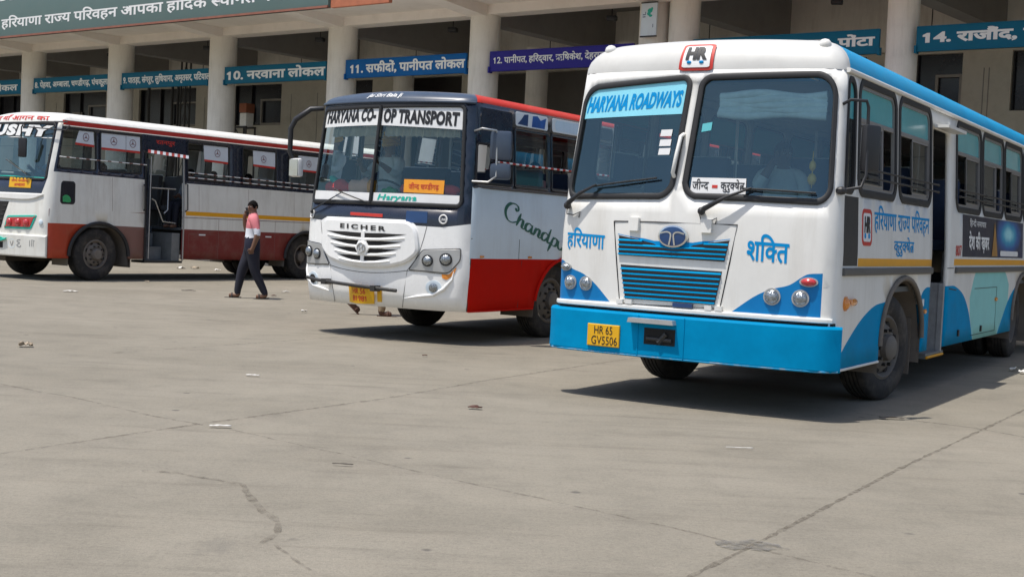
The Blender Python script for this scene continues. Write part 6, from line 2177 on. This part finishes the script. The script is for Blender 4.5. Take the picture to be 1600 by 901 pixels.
# ================================================================== ground
def ground_mat():
    m, n, l, b = nmat('worn_concrete')
    tc = n.new("ShaderNodeTexCoord")
    P = tc.outputs["Object"]
    def noise(scale, detail=6, rough=.6, vec=P, dist=0):
        t = n.new("ShaderNodeTexNoise")
        t.inputs["Scale"].default_value = scale; t.inputs["Detail"].default_value = detail; t.inputs["Roughness"].default_value = rough
        t.inputs["Distortion"].default_value = dist
        l.new(vec, t.inputs["Vector"])
        return t.outputs["Fac"]
    def ramp(fac, stops):
        r = n.new("ShaderNodeValToRGB")
        e = r.color_ramp.elements
        e[0].position, e[0].color = stops[0][0], col4(stops[0][1])
        e[1].position, e[1].color = stops[-1][0], col4(stops[-1][1])
        for p, c in stops[1:-1]:
            q = e.new(p); q.color = col4(c)
        l.new(fac, r.inputs["Fac"])
        return r.outputs["Color"]
    def mix(mode, fac, a, c):
        x = n.new("ShaderNodeMixRGB"); x.blend_type = mode
        if isinstance(fac, float): x.inputs["Fac"].default_value = fac
        else: l.new(fac, x.inputs["Fac"])
        l.new(a, x.inputs["Color1"])
        if isinstance(c, tuple): x.inputs["Color2"].default_value = col4(c)
        else: l.new(c, x.inputs["Color2"])
        return x.outputs["Color"]
    base = ramp(noise(.35, 8, .62, dist=.4), [(.30, (.203, .183, .145)), (.52, (.240, .217, .174)), (.72, (.270, .244, .197))])
    base = mix('MULTIPLY', 1.0, base, ramp(noise(2.2, 8, .7), [(.28, (.84, .84, .84)), (.5, (1, 1, 1)), (.75, (1.07, 1.06, 1.05))]))
    base = mix('MULTIPLY', 1.0, base, ramp(noise(95, 3, .8), [(.30, (.82, .82, .81)), (.5, (1, 1, 1)), (.72, (1.12, 1.12, 1.11))]))
    base = mix('MULTIPLY', 1.0, base, ramp(noise(38, 4, .7), [(.25, (.80, .79, .78)), (.5, (1, 1, 1)), (.78, (1.10, 1.10, 1.09))]))
    # scuffs drawn out along the driving direction
    mp = n.new("ShaderNodeMapping"); mp.inputs["Rotation"].default_value = (0, 0, R(-35)); mp.inputs["Scale"].default_value = (.35, 3.2, 1)
    l.new(P, mp.inputs["Vector"])
    base = mix('MULTIPLY', .75, base, ramp(noise(1.3, 9, .72, mp.outputs[0]), [(.33, (.78, .77, .76)), (.46, (1, 1, 1)), (.9, (1.04, 1.04, 1.03))]))
    mp2 = n.new("ShaderNodeMapping"); mp2.inputs["Rotation"].default_value = (0, 0, R(8)); mp2.inputs["Scale"].default_value = (.9, 7.5, 1)
    l.new(P, mp2.inputs["Vector"])
    base = mix('MULTIPLY', .55, base, ramp(noise(2.6, 8, .75, mp2.outputs[0]), [(.34, (.72, .71, .70)), (.42, (1, 1, 1)), (.8, (1, 1, 1))]))
    # dark spots of oil and grit
    v = n.new("ShaderNodeTexVoronoi"); v.inputs["Scale"].default_value = 2.1
    l.new(P, v.inputs["Vector"])
    spot = ramp(v.outputs["Distance"], [(.0, (1, 1, 1)), (.045, (1, 1, 1)), (.075, (0, 0, 0))])
    keep = ramp(noise(.8, 3, .5), [(.46, (0, 0, 0)), (.54, (1, 1, 1))])
    sp = mix('MULTIPLY', 1.0, spot, keep)
    base = mix('MIX', sp, base, (.115, .105, .09))
    oil = ramp(noise(.55, 6, .7, dist=1.2), [(.66, (0, 0, 0)), (.80, (.5, .5, .5))])
    base = mix('MIX', oil, base, (.12, .112, .10))
    fine = ramp(noise(.9, 10, .85), [(.35, (.93, .93, .93)), (.6, (1.03, 1.03, 1.03))])
    base = mix('MULTIPLY', 1.0, base, fine)
    l.new(base, b.inputs["Base Color"])
    b.inputs["Roughness"].default_value = .88
    b.inputs["Specular IOR Level"].default_value = .3
    bp = n.new("ShaderNodeBump"); bp.inputs["Strength"].default_value = .28; bp.inputs["Distance"].default_value = .02
    h = n.new("ShaderNodeMath"); h.operation = 'ADD'
    l.new(noise(22, 6, .7), h.inputs[0]); l.new(noise(120, 3, .6), h.inputs[1])
    l.new(h.outputs[0], bp.inputs["Height"]); l.new(bp.outputs[0], b.inputs["Normal"])
    return m
g = MB(); g.add([(-700, -300, 0), (700, -300, 0), (700, 1100, 0), (-700, 1100, 0)], [(0, 1, 2, 3)])
ground = tag(g.build('ground', ground_mat()), kind='structure')
def worn(name, c, lo, hi, scale):
    """thin stain that breaks up: dark filling where the noise is high, bare concrete elsewhere"""
    m = paint(name, c, .9, .2, 9, spec=.2)
    n, l = m.node_tree.nodes, m.node_tree.links
    tc = n.new("ShaderNodeTexCoord")
    nz = n.new("ShaderNodeTexNoise"); nz.inputs["Scale"].default_value = scale; nz.inputs["Detail"].default_value = 6; nz.inputs["Roughness"].default_value = .7
    l.new(tc.outputs["Object"], nz.inputs["Vector"])
    mr = n.new("ShaderNodeMapRange"); mr.inputs["From Min"].default_value = lo; mr.inputs["From Max"].default_value = hi
    l.new(nz.outputs["Fac"], mr.inputs["Value"])
    t = n.new("ShaderNodeBsdfTransparent")
    mx = n.new("ShaderNodeMixShader")
    l.new(mr.outputs[0], mx.inputs[0]); l.new(t.outputs[0], mx.inputs[1]); l.new(n["Principled BSDF"].outputs[0], mx.inputs[2])
    l.new(mx.outputs[0], n["Material Output"].inputs["Surface"])
    M[name] = m
worn('joint_tar', (.165, .142, .112), .38, .74, 16)
worn('joint_faint', (.185, .160, .126), .42, .82, 12)
worn('patch_grey', (.195, .186, .168), .38, .70, 14)
def strip(name, pts, w, mat, seed, jit=.02, z=.004):
    rnd = random.Random(seed)
    P = []
    for a, b_ in zip(pts, pts[1:]):
        a, b_ = Vector(a), Vector(b_)
        k = max(2, int((b_ - a).length / .07))
        for i in range(k): P.append(a.lerp(b_, i / k))
    P.append(Vector(pts[-1]))
    off = 0
    Q = []
    for p in P:
        off = off * .8 + rnd.uniform(-jit, jit)
        Q.append((p.x + off * .5, p.y + off))
    ws_ = [w * rnd.uniform(.7, 2.0) for _ in Q]
    V, F = ribbon(Q, ws_)
    return mesh_obj(name, [(x, y, z) for x, y in V], F, M[mat], ground)
GJ = [('expansion_joint', 0.022, 'joint_tar', 0.008, [(10.68, 22.19), (4.76, 12.26), (2.53, 8.59), (1.19, 6.27), (0.81, 5.64), (-1.56, 1.67)]),
      ('expansion_joint', 0.016, 'joint_faint', 0.008, [(-1.87, 9.01), (-1.87, 9.01), (0.05, 7.3), (1.12, 6.32), (1.6, 5.82), (4.38, 3.27)]),
      ('expansion_joint', 0.03, 'joint_faint', 0.012, [(-4.04, 5.73), (-2.93, 7.72), (-2.17, 9.07), (-0.99, 10.98), (-0.16, 12.69), (2.06, 16.67)]),
      ('expansion_joint', 0.022, 'joint_faint', 0.01, [(-5.08, 11.55), (-4.09, 10.74), (-3.39, 10.22), (-2.49, 9.43), (-2.1, 9.12), (-2.1, 9.12)]),
      ('expansion_joint', 0.02, 'joint_tar', 0.008, [(3.02, 11.47), (3.26, 11.23), (3.81, 10.85), (4.06, 10.43), (5.26, 9.23)]),
      ('expansion_joint', 0.028, 'joint_faint', 0.012, [(-4.03, 13.43), (-3.57, 14.18), (-2.43, 16.06), (-1.29, 17.94)]),
      ('crack', 0.026, 'joint_faint', 0.012, [(-2.0, 7.38), (-1.84, 7.4), (-1.57, 7.26), (-1.4, 7.15), (-1.3, 6.82), (-1.18, 6.53), (-1.06, 6.3), (-1.03, 6.06), (-1.06, 5.87)]),
      ('crack', 0.016, 'joint_faint', 0.012, [(-1.0, 5.88), (-0.9, 5.7), (-0.77, 5.47)]),
      ('crack', 0.03, 'joint_faint', 0.012, [(-2.01, 7.4), (-1.93, 7.4), (-1.82, 7.39)])]
for i, (nm, w, mt, jit, pts) in enumerate(GJ): strip(nm, pts, w, mt, i, jit, .0020 + .0003 * i)
rnd = random.Random(3)
cx, cy = (1.19, 6.27)
pv = [(cx + .17 * math.cos(2 * PI * i / 14) * rnd.uniform(.7, 1.2), cy + .12 * math.sin(2 * PI * i / 14) * rnd.uniform(.6, 1.3), .0055) for i in range(14)]
mesh_obj('patch', pv, [tuple(range(14))], M['patch_grey'], ground)

# ================================================================== litter
mk('paper_white', (.68, .66, .62), .8, .1, 14)
mk('leaf_brown', (.085, .03, .018), .7, .3, 20)
mk('card_tan', (.36, .29, .21), .85, .15, 14)
mk('stick_grey', (.10, .085, .07), .8, .2, 14)
def scrap(name, x, y, rz, lx, ly, h, mat, seed, label, cat, group=None):
    """crumpled flat piece lying on the ground"""
    rnd = random.Random(seed)
    nx, ny = 6, 4
    vs_ = []
    for j in range(ny + 1):
        for i in range(nx + 1):
            u, v = i / nx - .5, j / ny - .5
            vs_.append((u * lx * (1 + rnd.uniform(-.12, .12)), v * ly * (1 + rnd.uniform(-.25, .25)), .016 + h * rnd.random() * (1 - abs(u))))
    fs_ = [(j * (nx + 1) + i, j * (nx + 1) + i + 1, (j + 1) * (nx + 1) + i + 1, (j + 1) * (nx + 1) + i) for j in range(ny) for i in range(nx)]
    o = mesh_obj(name, vs_, fs_, M[mat], None, None, 30, (x, y, 0), rz)
    md = o.modifiers.new('thickness', 'SOLIDIFY'); md.thickness = .004
    tag(o, label, cat, group)
    return o
LT = [('paper_scrap', -4.96, 13.68, 20, 0.136, 0.098, 0.063, 'card_tan', 'crumpled tan and white paper lying alone at the left edge', 'paper'),
      ('paper_scrap', -1.94, 9.05, 8, 0.136, 0.035, 0.0084, 'paper_white', 'narrow white strip of paper where the faint joints cross', 'paper'),
      ('dry_leaf', -0.25, 10.57, -4, 0.109, 0.049, 0.020999999999999998, 'leaf_brown', 'curled dark brown leaf in the open middle of the yard', 'leaf'),
      ('paper_scrap', -0.95, 7.84, -2, 0.116, 0.013, 0.0042, 'stick_grey', 'thin grey twig lying in the near left of the yard', 'twig'),
      ('straw', 1.62, 9.16, 2, 0.177, 0.011, 0.0042, 'paper_white', 'thin white straw in front of the nearest bus', 'straw'),
      ('dry_leaf', 3.22, 11.14, 6, 0.204, 0.049, 0.013999999999999999, 'stick_grey', 'flat dark scrap at the shadow edge by the nearest bus wheel', 'scrap'),
      ('paper_scrap', -3.2, 20.66, 10, 0.088, 0.07, 0.041999999999999996, 'paper_white', 'crumpled white paper left of the middle bus shadow', 'paper'),
      ('paper_scrap', -2.31, 12.06, 0, 0.116, 0.035, 0.006999999999999999, 'paper_white', 'flat white paper halfway between the joints and the middle bus', 'paper'),
      ('paper_scrap', -7.6, 23.03, 5, 0.231, 0.112, 0.020999999999999998, 'paper_white', 'flat pale paper sheet in front of the maroon bus front wheel', 'paper'),
      ('paper_scrap', -4.38, 25.95, 5, 0.15, 0.07, 0.027999999999999997, 'paper_white', 'white paper right of the walking man', 'paper'),
      ('dry_leaf', -4.36, 24.49, 30, 0.095, 0.063, 0.020999999999999998, 'leaf_brown', 'brown scrap right behind the walking man', 'leaf'),
      ('dry_leaf', -6.01, 24.86, 0, 0.272, 0.056, 0.020999999999999998, 'stick_grey', 'dark flat scrap in front of the maroon bus door', 'scrap'),
      ('paper_scrap', -8.61, 34.72, 10, 0.238, 0.175, 0.06999999999999999, 'paper_white', 'white crumpled paper under the maroon bus behind its door', 'paper'),
      ('paper_scrap', -8.34, 35.14, 40, 0.204, 0.175, 0.06999999999999999, 'card_tan', 'tan crumpled paper under the maroon bus behind its door', 'paper'),
      ('paper_scrap', -7.63, 34.59, 40, 0.17, 0.112, 0.041999999999999996, 'paper_white', 'pale paper under the maroon bus by its rear wheel', 'paper'),
      ('paper_scrap', 6.12, 16.18, 20, 0.122, 0.084, 0.049, 'paper_white', 'crumpled white paper at the right edge beside the bus shadow', 'paper'),
      ('paper_scrap', 6.13, 15.9, 60, 0.102, 0.084, 0.049, 'paper_white', 'second crumpled white paper cut off by the right edge', 'paper'),
      ('paper_scrap', -7.46, 27.34, 0, 0.095, 0.07, 0.034999999999999996, 'card_tan', 'small tan scrap under the maroon bus door', 'paper'),
      ('dry_leaf', -0.92, 14.61, 0, 0.054, 0.035, 0.013999999999999999, 'leaf_brown', 'tiny brown leaf near the middle bus shadow tip', 'leaf')]
for i, (nm, x, y, rz, lx, ly, h, mt, lab, ct) in enumerate(LT):
    scrap(nm, x, y, R(rz), lx, ly, h, mt, i + 5, lab, ct, 'litter on the concrete')
bpy.data.objects.remove(_font_o)
